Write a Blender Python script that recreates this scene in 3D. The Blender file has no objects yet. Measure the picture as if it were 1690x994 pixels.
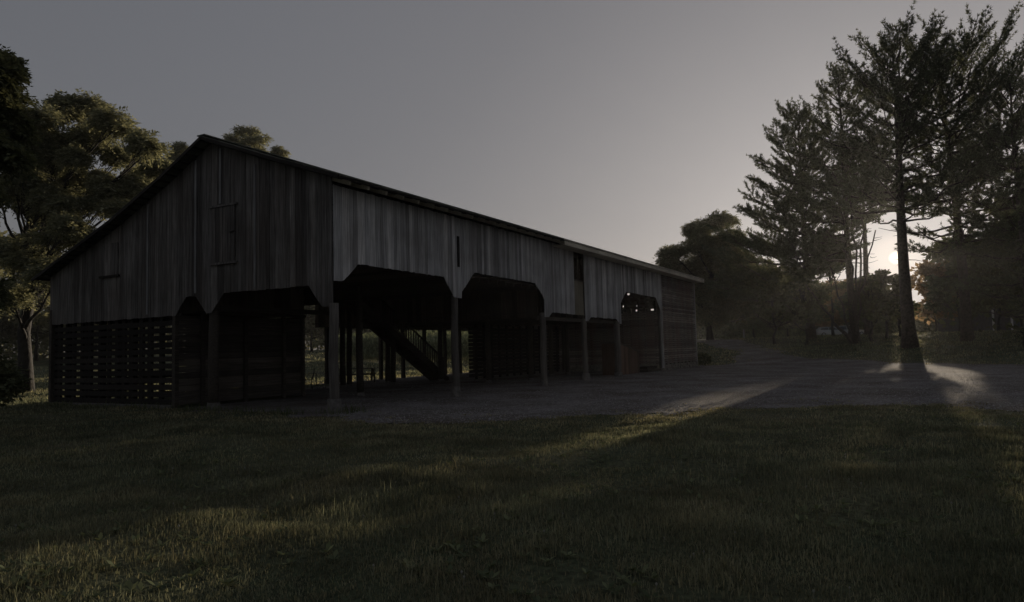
import bpy, math, random
import numpy as np
from mathutils import Matrix, Vector
R = math.radians
rng = np.random.default_rng(7)
random.seed(7)
scene = bpy.context.scene
col = scene.collection

# ------------------------------------------------------------------ camera, sky, sun, exposure
# barn frame: X along the long open side, Y along the gable, Z up, origin at the near corner
EYE = np.array([-14.586, -13.561, 1.6]); F = 1182.74; CX, CY = 845.0, 497.0
CAM = np.array([[0.484525, 0.045794, 0.873578], [-0.874412, 0.054218, 0.482145], [-0.025284, -0.997479, 0.066312]])
cam_d = bpy.data.cameras.new("camera"); cam = bpy.data.objects.new("camera", cam_d); col.objects.link(cam)
m = Matrix.Identity(4)
for i in range(3):
    m[i][0] = CAM[i, 0]; m[i][1] = -CAM[i, 1]; m[i][2] = -CAM[i, 2]; m[i][3] = EYE[i]
cam.matrix_world = m
cam_d.sensor_width = 36; cam_d.lens = F / 1690 * 36
cam_d.clip_start = 0.1; cam_d.clip_end = 8000
scene.camera = cam

SUN_EL, SUN_AZ = 5.7, 0.55          # azimuth measured from +X towards +Y
sdir = Vector((math.cos(R(SUN_EL)) * math.cos(R(SUN_AZ)), math.cos(R(SUN_EL)) * math.sin(R(SUN_AZ)), math.sin(R(SUN_EL))))
w = bpy.data.worlds.new("World"); scene.world = w; w.use_nodes = True
nt = w.node_tree; nt.nodes.clear()
out = nt.nodes.new("ShaderNodeOutputWorld"); bg = nt.nodes.new("ShaderNodeBackground")
sky = nt.nodes.new("ShaderNodeTexSky"); sky.sky_type = 'NISHITA'; sky.sun_disc = False
sky.sun_elevation = R(SUN_EL); sky.sun_rotation = R(90 - SUN_AZ)
sky.air_density = 1.0; sky.dust_density = 3.0; sky.ozone_density = 1.5
hs = nt.nodes.new("ShaderNodeHueSaturation"); hs.inputs['Saturation'].default_value = 0.4
gm = nt.nodes.new("ShaderNodeGamma"); gm.inputs[1].default_value = .42
nt.links.new(sky.outputs[0], gm.inputs[0]); nt.links.new(gm.outputs[0], hs.inputs['Color'])
tc = nt.nodes.new("ShaderNodeTexCoord")
dot = nt.nodes.new("ShaderNodeVectorMath"); dot.operation = 'DOT_PRODUCT'; dot.inputs[1].default_value = sdir
nrm = nt.nodes.new("ShaderNodeVectorMath"); nrm.operation = 'NORMALIZE'
nt.links.new(tc.outputs['Generated'], nrm.inputs[0]); nt.links.new(nrm.outputs[0], dot.inputs[0])
def wmap(a, b, c, d):
    n = nt.nodes.new("ShaderNodeMapRange"); n.inputs[1].default_value = a; n.inputs[2].default_value = b
    n.inputs[3].default_value = c; n.inputs[4].default_value = d; n.interpolation_type = 'SMOOTHSTEP'
    nt.links.new(dot.outputs['Value'], n.inputs[0]); return n
disc = wmap(math.cos(R(0.5)), 1.0, 0, 9)
halo = wmap(math.cos(R(2.2)), 1.0, 0, 2.0)
add = nt.nodes.new("ShaderNodeMath"); add.operation = 'ADD'
nt.links.new(disc.outputs[0], add.inputs[0]); nt.links.new(halo.outputs[0], add.inputs[1])
sunc = nt.nodes.new("ShaderNodeVectorMath"); sunc.operation = 'SCALE'; sunc.inputs[0].default_value = (1, .80, .58)
nt.links.new(add.outputs[0], sunc.inputs['Scale'])
mix = nt.nodes.new("ShaderNodeVectorMath"); mix.operation = 'ADD'
tint = nt.nodes.new("ShaderNodeVectorMath"); tint.operation = 'MULTIPLY'; tint.inputs[1].default_value = (1.10, 1.09, 1.17)
nt.links.new(hs.outputs[0], tint.inputs[0]); nt.links.new(tint.outputs[0], mix.inputs[0]); nt.links.new(sunc.outputs[0], mix.inputs[1])
nt.links.new(mix.outputs[0], bg.inputs['Color']); bg.inputs['Strength'].default_value = 0.13
nt.links.new(bg.outputs[0], out.inputs[0])

sl = bpy.data.lights.new("sun", 'SUN'); sl.energy = 4.7; sl.angle = R(0.5); sl.color = (1, .84, .64)
so = bpy.data.objects.new("sun", sl); col.objects.link(so)
so.rotation_euler = (-sdir).to_track_quat('-Z', 'Y').to_euler(); so.location = (60, 0, 40)

scene.view_settings.view_transform = 'Standard'; scene.view_settings.look = 'None'
scene.view_settings.gamma = 1.0; scene.view_settings.exposure = -0.3
scene.view_settings.use_curve_mapping = False
scene.cycles.max_bounces = 6; scene.cycles.transparent_max_bounces = 4
scene.cycles.use_denoising = True

# ------------------------------------------------------------------ helpers
def sm(a, b, x):
    t = np.clip((np.asarray(x, float) - a) / (b - a), 0, 1); return t * t * (3 - 2 * t)
XT = np.array([-100, 34, 37, 41, 48, 53, 57.5, 61, 66, 105, 200, 600, 3000.])
ZT = np.array([0, 0, .04, .3, .95, 1.15, 1.5, 1.85, 2.0, 2.3, 3.0, 6, 6.])
def hz(x, y):
    x = np.asarray(x, float); y = np.asarray(y, float)
    z = (np.interp(x - 1, XT, ZT) + np.interp(x, XT, ZT) + np.interp(x + 1, XT, ZT)) / 3
    z = z + sm(19, 34, y) * sm(12, 26, x) * .8 * (1 - sm(40, 70, x))
    return z
_LAT = np.random.default_rng(99).random((257, 257))
def vn(x, y, sc, o=0):
    x = np.asarray(x, float) / sc + 1000.3 + o * 17.7; y = np.asarray(y, float) / sc + 1000.7 + o * 9.1
    ix = np.floor(x).astype(int); iy = np.floor(y).astype(int); fx = x - ix; fy = y - iy; fx = fx * fx * (3 - 2 * fx); fy = fy * fy * (3 - 2 * fy)
    L = lambda a, b: _LAT[a % 257, b % 257]
    return (L(ix, iy) * (1 - fx) + L(ix + 1, iy) * fx) * (1 - fy) + (L(ix, iy + 1) * (1 - fx) + L(ix + 1, iy + 1) * fx) * fy
def lump(x, y):
    # small unevenness of the lawn, fading out at the barn and the drive
    a = .22 * (vn(x, y, 2.6, 3) - .5) + .07 * (vn(x, y, .9, 4) - .5)
    return a * sm(.6, 2.2, drive_dist(x, y))
def at(px, py, d):
    p = np.array([px - CX, py - CY, F]) * (d / F); return EYE + CAM @ p
def on_ground(px, py):
    d = CAM @ np.array([px - CX, py - CY, F])
    t = 2.0 / F
    for _ in range(6000):
        p = EYE + d * t
        if p[2] < hz(p[0], p[1]): break
        t *= 1.004
    return p

def props(o, label=None, cat=None, group=None, kind=None):
    if label: o["label"] = label
    if cat: o["category"] = cat
    if group: o["group"] = group
    if kind: o["kind"] = kind
    return o
def empty(name, loc=(0, 0, 0), rz=0, **k):
    o = bpy.data.objects.new(name, None); col.objects.link(o); o.location = loc; o.rotation_euler = (0, 0, rz)
    o.empty_display_size = .2
    return props(o, **k)

class MB:
    def __init__(s): s.v = []; s.f = []
    def add(s, vs, fs):
        n = len(s.v); s.v.extend([tuple(map(float, p)) for p in vs]); s.f.extend([tuple(i + n for i in f) for f in fs]); return s
    def box(s, a, b):
        x0, y0, z0 = [min(a[i], b[i]) for i in range(3)]; x1, y1, z1 = [max(a[i], b[i]) for i in range(3)]
        return s.add([(x0, y0, z0), (x1, y0, z0), (x1, y1, z0), (x0, y1, z0), (x0, y0, z1), (x1, y0, z1), (x1, y1, z1), (x0, y1, z1)],
              [(0, 3, 2, 1), (4, 5, 6, 7), (0, 1, 5, 4), (1, 2, 6, 5), (2, 3, 7, 6), (3, 0, 4, 7)])
    def bar(s, a, b, w, h, upv=(0, 0, 1)):
        a = Vector(a); b = Vector(b); d = (b - a).normalized(); u = Vector(upv)
        sx = d.cross(u)
        if sx.length < 1e-4: sx = d.cross(Vector((1, 0, 0)))
        sx.normalize(); uu = sx.cross(d).normalized(); sx *= w / 2; uu *= h / 2
        vs = [a - sx - uu, a + sx - uu, a + sx + uu, a - sx + uu, b - sx - uu, b + sx - uu, b + sx + uu, b - sx + uu]
        return s.add(vs, [(0, 3, 2, 1), (4, 5, 6, 7), (0, 1, 5, 4), (1, 2, 6, 5), (2, 3, 7, 6), (3, 0, 4, 7)])
    def prism(s, poly, frm, d0, d1):
        # poly: 2-D points, frm(a, b, d) -> 3-D
        n = len(poly); vs = [frm(a, b, d0) for a, b in poly] + [frm(a, b, d1) for a, b in poly]
        fs = [tuple(range(n))[::-1], tuple(range(n, 2 * n))] + [(i, (i + 1) % n, n + (i + 1) % n, n + i) for i in range(n)]
        return s.add(vs, fs)
    def tube(s, pts, rad, n=8, cap=True):
        pts = [Vector(p) for p in pts]; N = len(pts); vs = []; fs = []
        ref = Vector((.31, .17, .93)) if abs((pts[-1] - pts[0]).normalized().z) < .9 else Vector((1, .1, 0))
        for i, p in enumerate(pts):
            d = (pts[min(i + 1, N - 1)] - pts[max(i - 1, 0)])
            d = d.normalized() if d.length > 1e-9 else Vector((0, 0, 1))
            a = d.cross(ref).normalized(); b = d.cross(a)
            r = rad[i] if hasattr(rad, '__len__') else rad
            for k in range(n):
                t = 2 * math.pi * k / n; vs.append(p + (a * math.cos(t) + b * math.sin(t)) * r)
        for i in range(N - 1):
            for k in range(n):
                fs.append((i * n + k, i * n + (k + 1) % n, (i + 1) * n + (k + 1) % n, (i + 1) * n + k))
        if cap: fs.append(tuple(range(n))[::-1]); fs.append(tuple(range((N - 1) * n, N * n)))
        return s.add(vs, fs)
    def build(s, name, mat, parent=None, smooth=False, **k):
        me = bpy.data.meshes.new(name); me.from_pydata(s.v, [], s.f); me.validate()
        import bmesh
        bm = bmesh.new(); bm.from_mesh(me); bmesh.ops.recalc_face_normals(bm, faces=bm.faces); bm.to_mesh(me); bm.free()
        me.materials.append(mat)
        if smooth: me.polygons.foreach_set("use_smooth", [True] * len(me.polygons))
        o = bpy.data.objects.new(name, me); col.objects.link(o)
        if parent: o.parent = parent
        return props(o, **k)

def np_mesh(name, V, Fc, mat, parent=None, color=None, **k):
    """V (n,3); Fc (m,k) equal-size faces."""
    me = bpy.data.meshes.new(name); nf, nk = Fc.shape
    me.vertices.add(len(V)); me.vertices.foreach_set("co", V.astype(np.float32).ravel())
    me.loops.add(nf * nk); me.loops.foreach_set("vertex_index", Fc.astype(np.int32).ravel())
    me.polygons.add(nf); me.polygons.foreach_set("loop_start", np.arange(0, nf * nk, nk, dtype=np.int32))
    me.polygons.foreach_set("loop_total", np.full(nf, nk, dtype=np.int32))
    me.update(calc_edges=True)
    if color is not None:
        a = me.attributes.new("tint", 'FLOAT_COLOR', 'POINT')
        c = np.concatenate([color, np.ones((len(color), 1))], 1).astype(np.float32); a.data.foreach_set("color", c.ravel())
    me.materials.append(mat)
    o = bpy.data.objects.new(name, me); col.objects.link(o)
    if parent: o.parent = parent
    return props(o, **k)

def mat(name, base=(.2, .2, .2), rough=.8, spec=.3):
    m = bpy.data.materials.new(name); m.use_nodes = True; b = m.node_tree.nodes["Principled BSDF"]
    b.inputs['Base Color'].default_value = (*base, 1); b.inputs['Roughness'].default_value = rough
    b.inputs['Specular IOR Level'].default_value = spec
    return m, m.node_tree, b
def node(t, ty, **k):
    n = t.nodes.new(ty)
    for a, v in k.items(): setattr(n, a, v)
    return n
def ramp(t, pts):
    n = t.nodes.new("ShaderNodeValToRGB"); e = n.color_ramp.elements
    while len(e) < len(pts): e.new(.5)
    for i, (p, c) in enumerate(pts): e[i].position = p; e[i].color = (*c, 1)
    return n
def mixc(t, a, b, fac, mode='MIX'):
    n = t.nodes.new("ShaderNodeMix"); n.data_type = 'RGBA'; n.blend_type = mode
    for s, v in ((6, a), (7, b), (0, fac)):
        if hasattr(v, 'links'): t.links.new(v, n.inputs[s])
        elif isinstance(v, tuple): n.inputs[s].default_value = (*v, 1)
        else: n.inputs[s].default_value = v
    return n.outputs[2]

def wood(name, c_lo, c_hi, stain=None, axis='Z', stain_amt=.0, bump=.5):
    m, t, b = mat(name, rough=.85, spec=.2)
    tcn = node(t, "ShaderNodeTexCoord"); mp = node(t, "ShaderNodeMapping")
    sc = {'Z': (14, 14, .55), 'X': (.55, 14, 14), 'Y': (14, .55, 14)}[axis]
    mp.inputs['Scale'].default_value = sc
    geo = node(t, "ShaderNodeNewGeometry")
    off = node(t, "ShaderNodeVectorMath", operation='SCALE'); off.inputs[0].default_value = (31, 17, 23)
    t.links.new(geo.outputs['Random Per Island'], off.inputs['Scale'])
    t.links.new(tcn.outputs['Object'], mp.inputs['Vector'])
    ad = node(t, "ShaderNodeVectorMath", operation='ADD'); t.links.new(mp.outputs[0], ad.inputs[0]); t.links.new(off.outputs[0], ad.inputs[1])
    n1 = node(t, "ShaderNodeTexNoise"); n1.inputs['Scale'].default_value = 1.6; n1.inputs['Detail'].default_value = 8; n1.inputs['Roughness'].default_value = .65
    t.links.new(ad.outputs[0], n1.inputs['Vector'])
    r1 = ramp(t, [(.3, c_lo), (.7, c_hi)]); t.links.new(n1.outputs[0], r1.inputs[0])
    # each board weathers its own way
    r2 = ramp(t, [(0, (.34, .33, .33)), (.3, (.8, .79, .78)), (.6, (1.0, 1.0, 1.0)), (1, (1.65, 1.62, 1.58))]); t.links.new(geo.outputs['Random Per Island'], r2.inputs[0])
    c = mixc(t, r1.outputs[0], r2.outputs[0], .8, 'MULTIPLY')
    nf_ = node(t, "ShaderNodeTexNoise"); nf_.inputs['Scale'].default_value = 1.0; nf_.inputs['Detail'].default_value = 5; nf_.inputs['Roughness'].default_value = .7
    mpf = node(t, "ShaderNodeMapping"); mpf.inputs['Scale'].default_value = {'Z': (60, 60, 1.1), 'X': (1.1, 60, 60), 'Y': (60, 1.1, 60)}[axis]
    t.links.new(tcn.outputs['Object'], mpf.inputs[0]); t.links.new(mpf.outputs[0], nf_.inputs['Vector'])
    rf = ramp(t, [(.33, (.42, .41, .40)), (.5, (1, 1, 1)), (.7, (1.35, 1.35, 1.35))]); t.links.new(nf_.outputs[0], rf.inputs[0])
    c = mixc(t, c, rf.outputs[0], .75, 'MULTIPLY')
    nk = node(t, "ShaderNodeTexNoise"); nk.inputs['Scale'].default_value = .9; nk.inputs['Detail'].default_value = 3
    t.links.new(tcn.outputs['Object'], nk.inputs['Vector']); rk_ = ramp(t, [(.3, (.72, .70, .68)), (.65, (1.15, 1.15, 1.16))]); t.links.new(nk.outputs[0], rk_.inputs[0])
    c = mixc(t, c, rk_.outputs[0], .8, 'MULTIPLY')
    if stain:
        n2 = node(t, "ShaderNodeTexNoise"); n2.inputs['Scale'].default_value = .8; n2.inputs['Detail'].default_value = 4
        mp2 = node(t, "ShaderNodeMapping"); mp2.inputs['Scale'].default_value = (1.5, 1.5, .35)
        t.links.new(tcn.outputs['Object'], mp2.inputs[0]); t.links.new(mp2.outputs[0], n2.inputs['Vector'])
        r3 = ramp(t, [(.42, (0, 0, 0)), (.68, (1, 1, 1))]); t.links.new(n2.outputs[0], r3.inputs[0])
        mu = node(t, "ShaderNodeMath", operation='MULTIPLY'); mu.inputs[1].default_value = stain_amt
        t.links.new(r3.outputs[0], mu.inputs[0]); c = mixc(t, c, stain, mu.outputs[0])
    t.links.new(c, b.inputs['Base Color'])
    bp = node(t, "ShaderNodeBump"); bp.inputs['Strength'].default_value = bump; bp.inputs['Distance'].default_value = .01
    t.links.new(n1.outputs[0], bp.inputs['Height']); t.links.new(bp.outputs[0], b.inputs['Normal'])
    return m
W_FRONT = wood("silver_barn_boards", (.28, .278, .285), (.60, .595, .59), (.2, .19, .18), stain_amt=.45)
W_GABLE = wood("brown_barn_boards", (.042, .039, .037), (.235, .222, .212), (.068, .054, .046), stain_amt=.5)
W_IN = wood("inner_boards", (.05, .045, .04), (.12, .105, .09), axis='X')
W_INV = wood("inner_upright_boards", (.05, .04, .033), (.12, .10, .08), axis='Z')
W_SLAT = wood("slat_boards", (.10, .085, .08), (.28, .26, .25), (.16, .08, .06), axis='X', stain_amt=.6)
W_POST = wood("round_post_wood", (.07, .063, .057), (.18, .165, .15), bump=.8)
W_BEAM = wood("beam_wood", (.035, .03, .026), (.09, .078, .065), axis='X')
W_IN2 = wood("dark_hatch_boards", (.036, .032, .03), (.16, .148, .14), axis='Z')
W_BATT = wood("batten_wood", (.14, .14, .145), (.30, .295, .29))
W_FASC = wood("new_fascia_board", (.5, .45, .36), (.68, .62, .5), axis='X', bump=.2)
W_INFILL = wood("tan_plywood", (.15, .135, .10), (.24, .215, .165), axis='Z', bump=.2)
W_DARK = wood("dark_wood", (.012, .011, .010), (.035, .03, .026), axis='X')  # near-black wood tone
W_BIN = wood("reddish_bin_wood", (.08, .05, .038), (.16, .10, .075), axis='Z')

def mottled(name, c1, c2, scale=8, rough=.8, spec=.3, bump=.3, dist=.02, metal=0):
    m, t, b = mat(name, rough=rough, spec=spec); b.inputs['Metallic'].default_value = metal
    tcn = node(t, "ShaderNodeTexCoord"); n = node(t, "ShaderNodeTexNoise"); n.inputs['Scale'].default_value = scale; n.inputs['Detail'].default_value = 7
    t.links.new(tcn.outputs['Object'], n.inputs['Vector'])
    r = ramp(t, [(.35, c1), (.65, c2)]); t.links.new(n.outputs[0], r.inputs[0]); t.links.new(r.outputs[0], b.inputs['Base Color'])
    bp = node(t, "ShaderNodeBump"); bp.inputs['Strength'].default_value = bump; bp.inputs['Distance'].default_value = dist
    t.links.new(n.outputs[0], bp.inputs['Height']); t.links.new(bp.outputs[0], b.inputs['Normal'])
    return m
STONE = mottled("foundation_stone", (.12, .11, .10), (.27, .25, .22), 5)
CONC = mottled("post_footing_concrete", (.10, .09, .085), (.17, .16, .15), 9)
ROOFM = mottled("old_roof_tin", (.06, .07, .055), (.15, .15, .12), 2.5, rough=.65)
IRON = mottled("dark_iron", (.02, .02, .02), (.05, .045, .04), 30, rough=.6)
BARK_P = mottled("pine_bark", (.035, .028, .024), (.10, .08, .068), 6, bump=1, dist=.05)
BARK_L = mottled("grey_bark", (.018, .015, .013), (.045, .04, .035), 5, bump=1, dist=.04)
PAINT = mottled("car_paint_silver", (.34, .36, .38), (.42, .44, .46), 1, rough=.3, spec=.6, bump=0, metal=.4)
PAINT2 = mottled("car_paint_pale", (.55, .54, .5), (.62, .6, .56), 1, rough=.35, spec=.5, bump=0)
GLASS = mottled("car_window_glass", (.02, .022, .025), (.03, .032, .035), 1, rough=.08, spec=.8, bump=0)
RUBBER = mottled("tyre_rubber", (.015, .015, .015), (.03, .03, .03), 20)
HWALL = mottled("house_siding", (.07, .07, .07), (.11, .11, .105), 3)
HROOF = mottled("house_shingles", (.10, .105, .11), (.17, .175, .18), 3)
STONES = mottled("loose_stone", (.14, .13, .12), (.32, .31, .31), 25)
CLOVER = mottled("clover_heads", (.2, .2, .17), (.3, .29, .25), 40)
WHITEP = mottled("white_painted_wood", (.55, .55, .53), (.7, .7, .68), 6)

def leafmat(name, lo, hi, trans=.35, tint=False):
    m, t, b = mat(name); t.nodes.remove(b)
    o = t.nodes["Material Output"]
    if tint:
        a = node(t, "ShaderNodeAttribute", attribute_name="tint"); c = a.outputs['Color']
    else:
        geo = node(t, "ShaderNodeNewGeometry"); r = ramp(t, [(0, lo), (.8, hi), (1, tuple(min(1, x * 1.5) for x in hi))])
        t.links.new(geo.outputs['Random Per Island'], r.inputs[0]); c = r.outputs[0]
    d = node(t, "ShaderNodeBsdfDiffuse"); tr = node(t, "ShaderNodeBsdfTranslucent"); mx = node(t, "ShaderNodeMixShader"); mx.inputs[0].default_value = trans
    t.links.new(c, d.inputs[0])
    br = mixc(t, c, (1.3, 1.22, .88), 1.0, 'MULTIPLY'); t.links.new(br, tr.inputs[0])
    t.links.new(d.outputs[0], mx.inputs[1]); t.links.new(tr.outputs[0], mx.inputs[2]); t.links.new(mx.outputs[0], o.inputs[0])
    return m
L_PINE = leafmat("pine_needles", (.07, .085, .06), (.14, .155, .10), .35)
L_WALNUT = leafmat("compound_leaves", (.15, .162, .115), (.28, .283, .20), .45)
L_DARK = leafmat("dark_broad_leaves", (.07, .08, .05), (.14, .15, .09), .4)  # broad leaves in a darker tone
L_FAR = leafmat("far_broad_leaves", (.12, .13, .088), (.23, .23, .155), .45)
L_WARM = leafmat("backlight_tinted_leaves", (.16, .12, .08), (.3, .22, .15), .6)  # warm glow of the low sun is painted into this leaf colour
L_GRASS = leafmat("grass_blades", None, None, .5, tint=True)
L_WEED = leafmat("broad_weed_leaves", (.09, .115, .07), (.17, .19, .11), .3)
L_CORN = leafmat("corn_leaves", (.12, .15, .10), (.25, .28, .19), .45)

# ------------------------------------------------------------------ ground and drive
# near edge of the gravel (on the lawn side), then round the far side
NEAR = np.array([(-60, 30), (-14, 13.2), (-2.5, 9.5), (-.7, 6.9), (-.35, 1.2), (-.9, -.6), (-2.1, -2.5), (-1.6, -4.2), (.1, -6.2), (1.8, -8.3), (3.8, -10.1), (5.4, -12.0), (5.6, -14.2), (3.4, -15.9), (1.5, -18), (-1, -26), (-3, -40)], float)
FARE = np.array([(20, -40), (27, -26), (34.1, -19), (36.8, -15.1), (38.6, -11.7), (41.3, -7.7), (44.5, -5.2), (49, -3.2), (55.6, -1), (64, 2.5), (90, 11), (90, 17), (64, 9), (58.4, 4.8), (52.8, 1.2), (45, -1.2), (40, -2.3), (37.2, -2.1), (36.6, -.7), (37.2, -.3), (37.4, 13.7), (14, 13.7), (14, 11.2), (5.6, 11.2), (5.6, 6.6), (0, 6.6)], float)
POLY = np.concatenate([NEAR[4:], FARE])
def poly_dist(x, y, P):
    """signed distance: positive outside"""
    x = np.asarray(x, float); y = np.asarray(y, float); sh = x.shape; x = x.ravel(); y = y.ravel()
    d = np.full(x.shape, 1e9); ins = np.zeros(x.shape, bool); n = len(P)
    for i in range(n):
        x0, y0 = P[i]; x1, y1 = P[(i + 1) % n]; dx, dy = x1 - x0, y1 - y0
        t = np.clip(((x - x0) * dx + (y - y0) * dy) / (dx * dx + dy * dy), 0, 1)
        d = np.minimum(d, np.hypot(x - x0 - t * dx, y - y0 - t * dy))
        if y0 != y1:
            c = ((y0 > y) != (y1 > y)) & (x < (x1 - x0) * (y - y0) / (y1 - y0) + x0); ins ^= c
    return np.where(ins, -d, d).reshape(sh)
def drive_dist(x, y):
    x = np.asarray(x, float); y = np.asarray(y, float)
    wob = 1.1 * (vn(x, y, 1.9) - .5) + .55 * (vn(x, y, .6, 1) - .5) + .3 * (vn(x, y, .22, 2) - .5)
    inbarn = (x > -.3) & (x < 37.5) & (y > -.3) & (y < 13.6)
    return poly_dist(x, y, POLY) + np.where(inbarn, 0, wob)

def axis(lo, hi, near_lo, near_hi, st, grow=1.16):
    a = list(np.arange(near_lo, near_hi + 1e-6, st)); s = st
    while a[-1] < hi: s *= grow; a.append(a[-1] + s)
    s = st
    while a[0] > lo: s *= grow; a.insert(0, a[0] - s)
    return np.array(a)
def gridmesh(name, xs, ys, zf, mt, keep=None, **k):
    X, Y = np.meshgrid(xs, ys, indexing='ij'); Z = zf(X, Y); V = np.stack([X, Y, Z], -1).reshape(-1, 3)
    nx, ny = len(xs), len(ys); i, j = np.meshgrid(np.arange(nx - 1), np.arange(ny - 1), indexing='ij')
    a = (i * ny + j).ravel(); Fq = np.stack([a, a + ny, a + ny + 1, a + 1], 1)
    if keep is not None:
        cx_ = V[Fq].mean(1); Fq = Fq[keep(cx_[:, 0], cx_[:, 1])]
        u, inv = np.unique(Fq, return_inverse=True); V = V[u]; Fq = inv.reshape(Fq.shape)
    o = np_mesh(name, V, Fq, mt, **k); o.data.polygons.foreach_set("use_smooth", [True] * len(o.data.polygons)); return o

def ground_mat():
    m, t, b = mat("lawn_soil", rough=.95, spec=.1)
    tcn = node(t, "ShaderNodeTexCoord")
    n = node(t, "ShaderNodeTexNoise"); n.inputs['Scale'].default_value = .35; n.inputs['Detail'].default_value = 8
    n2 = node(t, "ShaderNodeTexNoise"); n2.inputs['Scale'].default_value = 14; n2.inputs['Detail'].default_value = 6
    t.links.new(tcn.outputs['Object'], n.inputs['Vector']); t.links.new(tcn.outputs['Object'], n2.inputs['Vector'])
    r = ramp(t, [(.35, (.06, .075, .045)), (.55, (.09, .095, .06)), (.75, (.13, .12, .08))]); t.links.new(n.outputs[0], r.inputs[0])
    r2 = ramp(t, [(.3, (.5, .5, .5)), (.7, (1.5, 1.5, 1.4))]); t.links.new(n2.outputs[0], r2.inputs[0])
    t.links.new(mixc(t, r.outputs[0], r2.outputs[0], 1.0, 'MULTIPLY'), b.inputs['Base Color'])
    bp = node(t, "ShaderNodeBump"); bp.inputs['Strength'].default_value = 1; bp.inputs['Distance'].default_value = .06
    t.links.new(n2.outputs[0], bp.inputs['Height']); t.links.new(bp.outputs[0], b.inputs['Normal'])
    return m
def gravel_mat():
    m, t, b = mat("grey_gravel", rough=.95, spec=.15)
    tcn = node(t, "ShaderNodeTexCoord")
    v = node(t, "ShaderNodeTexVoronoi"); v.inputs['Scale'].default_value = 22
    n = node(t, "ShaderNodeTexNoise"); n.inputs['Scale'].default_value = .5; n.inputs['Detail'].default_value = 7
    n3 = node(t, "ShaderNodeTexNoise"); n3.inputs['Scale'].default_value = 5; n3.inputs['Detail'].default_value = 8; n3.inputs['Roughness'].default_value = .75
    for q in (v, n, n3): t.links.new(tcn.outputs['Object'], q.inputs['Vector'])
    r = ramp(t, [(.3, (.105, .088, .074)), (.5, (.158, .145, .138)), (.72, (.235, .226, .225))]); t.links.new(n.outputs[0], r.inputs[0])
    r2 = ramp(t, [(0, (.55, .54, .53)), (1, (1.45, 1.45, 1.5))]); t.links.new(v.outputs['Color'], r2.inputs[0])
    r3 = ramp(t, [(.3, (.42, .39, .36)), (.5, (.95, .95, .95)), (.72, (1.5, 1.5, 1.5))]); t.links.new(n3.outputs[0], r3.inputs[0])
    c = mixc(t, r.outputs[0], r2.outputs[0], .9, 'MULTIPLY'); c = mixc(t, c, r3.outputs[0], .9, 'MULTIPLY')
    t.links.new(c, b.inputs['Base Color'])
    bp = node(t, "ShaderNodeBump"); bp.inputs['Strength'].default_value = 1; bp.inputs['Distance'].default_value = .03
    t.links.new(v.outputs['Distance'], bp.inputs['Height'])
    bp2 = node(t, "ShaderNodeBump"); bp2.inputs['Strength'].default_value = .8; bp2.inputs['Distance'].default_value = .06
    t.links.new(n3.outputs[0], bp2.inputs['Height']); t.links.new(bp.outputs[0], bp2.inputs['Normal']); t.links.new(bp2.outputs[0], b.inputs['Normal'])
    return m
LAWN, GRAVEL = ground_mat(), gravel_mat()
xs = axis(-60, 2500, -14, 60, .22); ys = axis(-1500, 1500, -24, 30, .22)
gridmesh("ground", xs, ys, lambda X, Y: hz(X, Y) + lump(X, Y) - sm(-1, .4, -drive_dist(X, Y)) * .02, LAWN, kind="structure")
gridmesh("gravel_drive", np.arange(-3, 131, .11), np.arange(-40, 22.1, .11), lambda X, Y: hz(X, Y) + .004 + .004 * np.sin(X * 1.1 + Y * .7) * np.sin(Y * 1.3), GRAVEL,
         keep=lambda x, y: drive_dist(x, y) < 0, kind="structure")

# ------------------------------------------------------------------ the barn
barn = empty("barn", (0, 0, 0), label="long weathered wooden barn open at ground level with a shallow gable roof", cat="barn")
frF = lambda a, z, d: (a, -d, z)          # front plane, d towards the drive
frG = lambda a, z, d: (-d, a, z)          # gable plane
ROOF = [(-.62, 6.33), (2.0, 7.23), (4.85, 8.27), (6.73, 7.35), (9.4, 6.2), (12.5, 5.1), (14.0, 4.55)]
RY = [p[0] for p in ROOF]; RZ = [p[1] for p in ROOF]
roofz = lambda y: float(np.interp(y, RY, RZ))
FRONT = [(0, 3.56), (.38, 3.58), (.98, 4.10), (5.27, 4.06), (5.85, 3.40), (6.33, 3.40), (6.351, 3.62), (7.20, 4.36), (11.94, 4.31), (12.66, 3.83), (12.8, 3.65), (12.801, 2.92),
         (13.22, 2.92), (13.59, 3.14), (16.73, 3.10), (17.03, 3.0), (17.19, 2.84), (17.51, 2.84), (17.87, 3.04), (21.35, 3.03), (21.78, 2.78), (22.1, 2.78), (22.101, 3.94), (23.03, 4.58), (28.28, 4.52), (28.73, 4.12), (29.3, 3.68)]
GABL = [(0, 2.86), (.38, 2.86), (.89, 3.48), (4.31, 3.48), (4.88, 2.9), (5.1, 2.9), (5.58, 3.45), (6.06, 3.47), (6.55, 2.9), (13.55, 2.87)]
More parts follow.
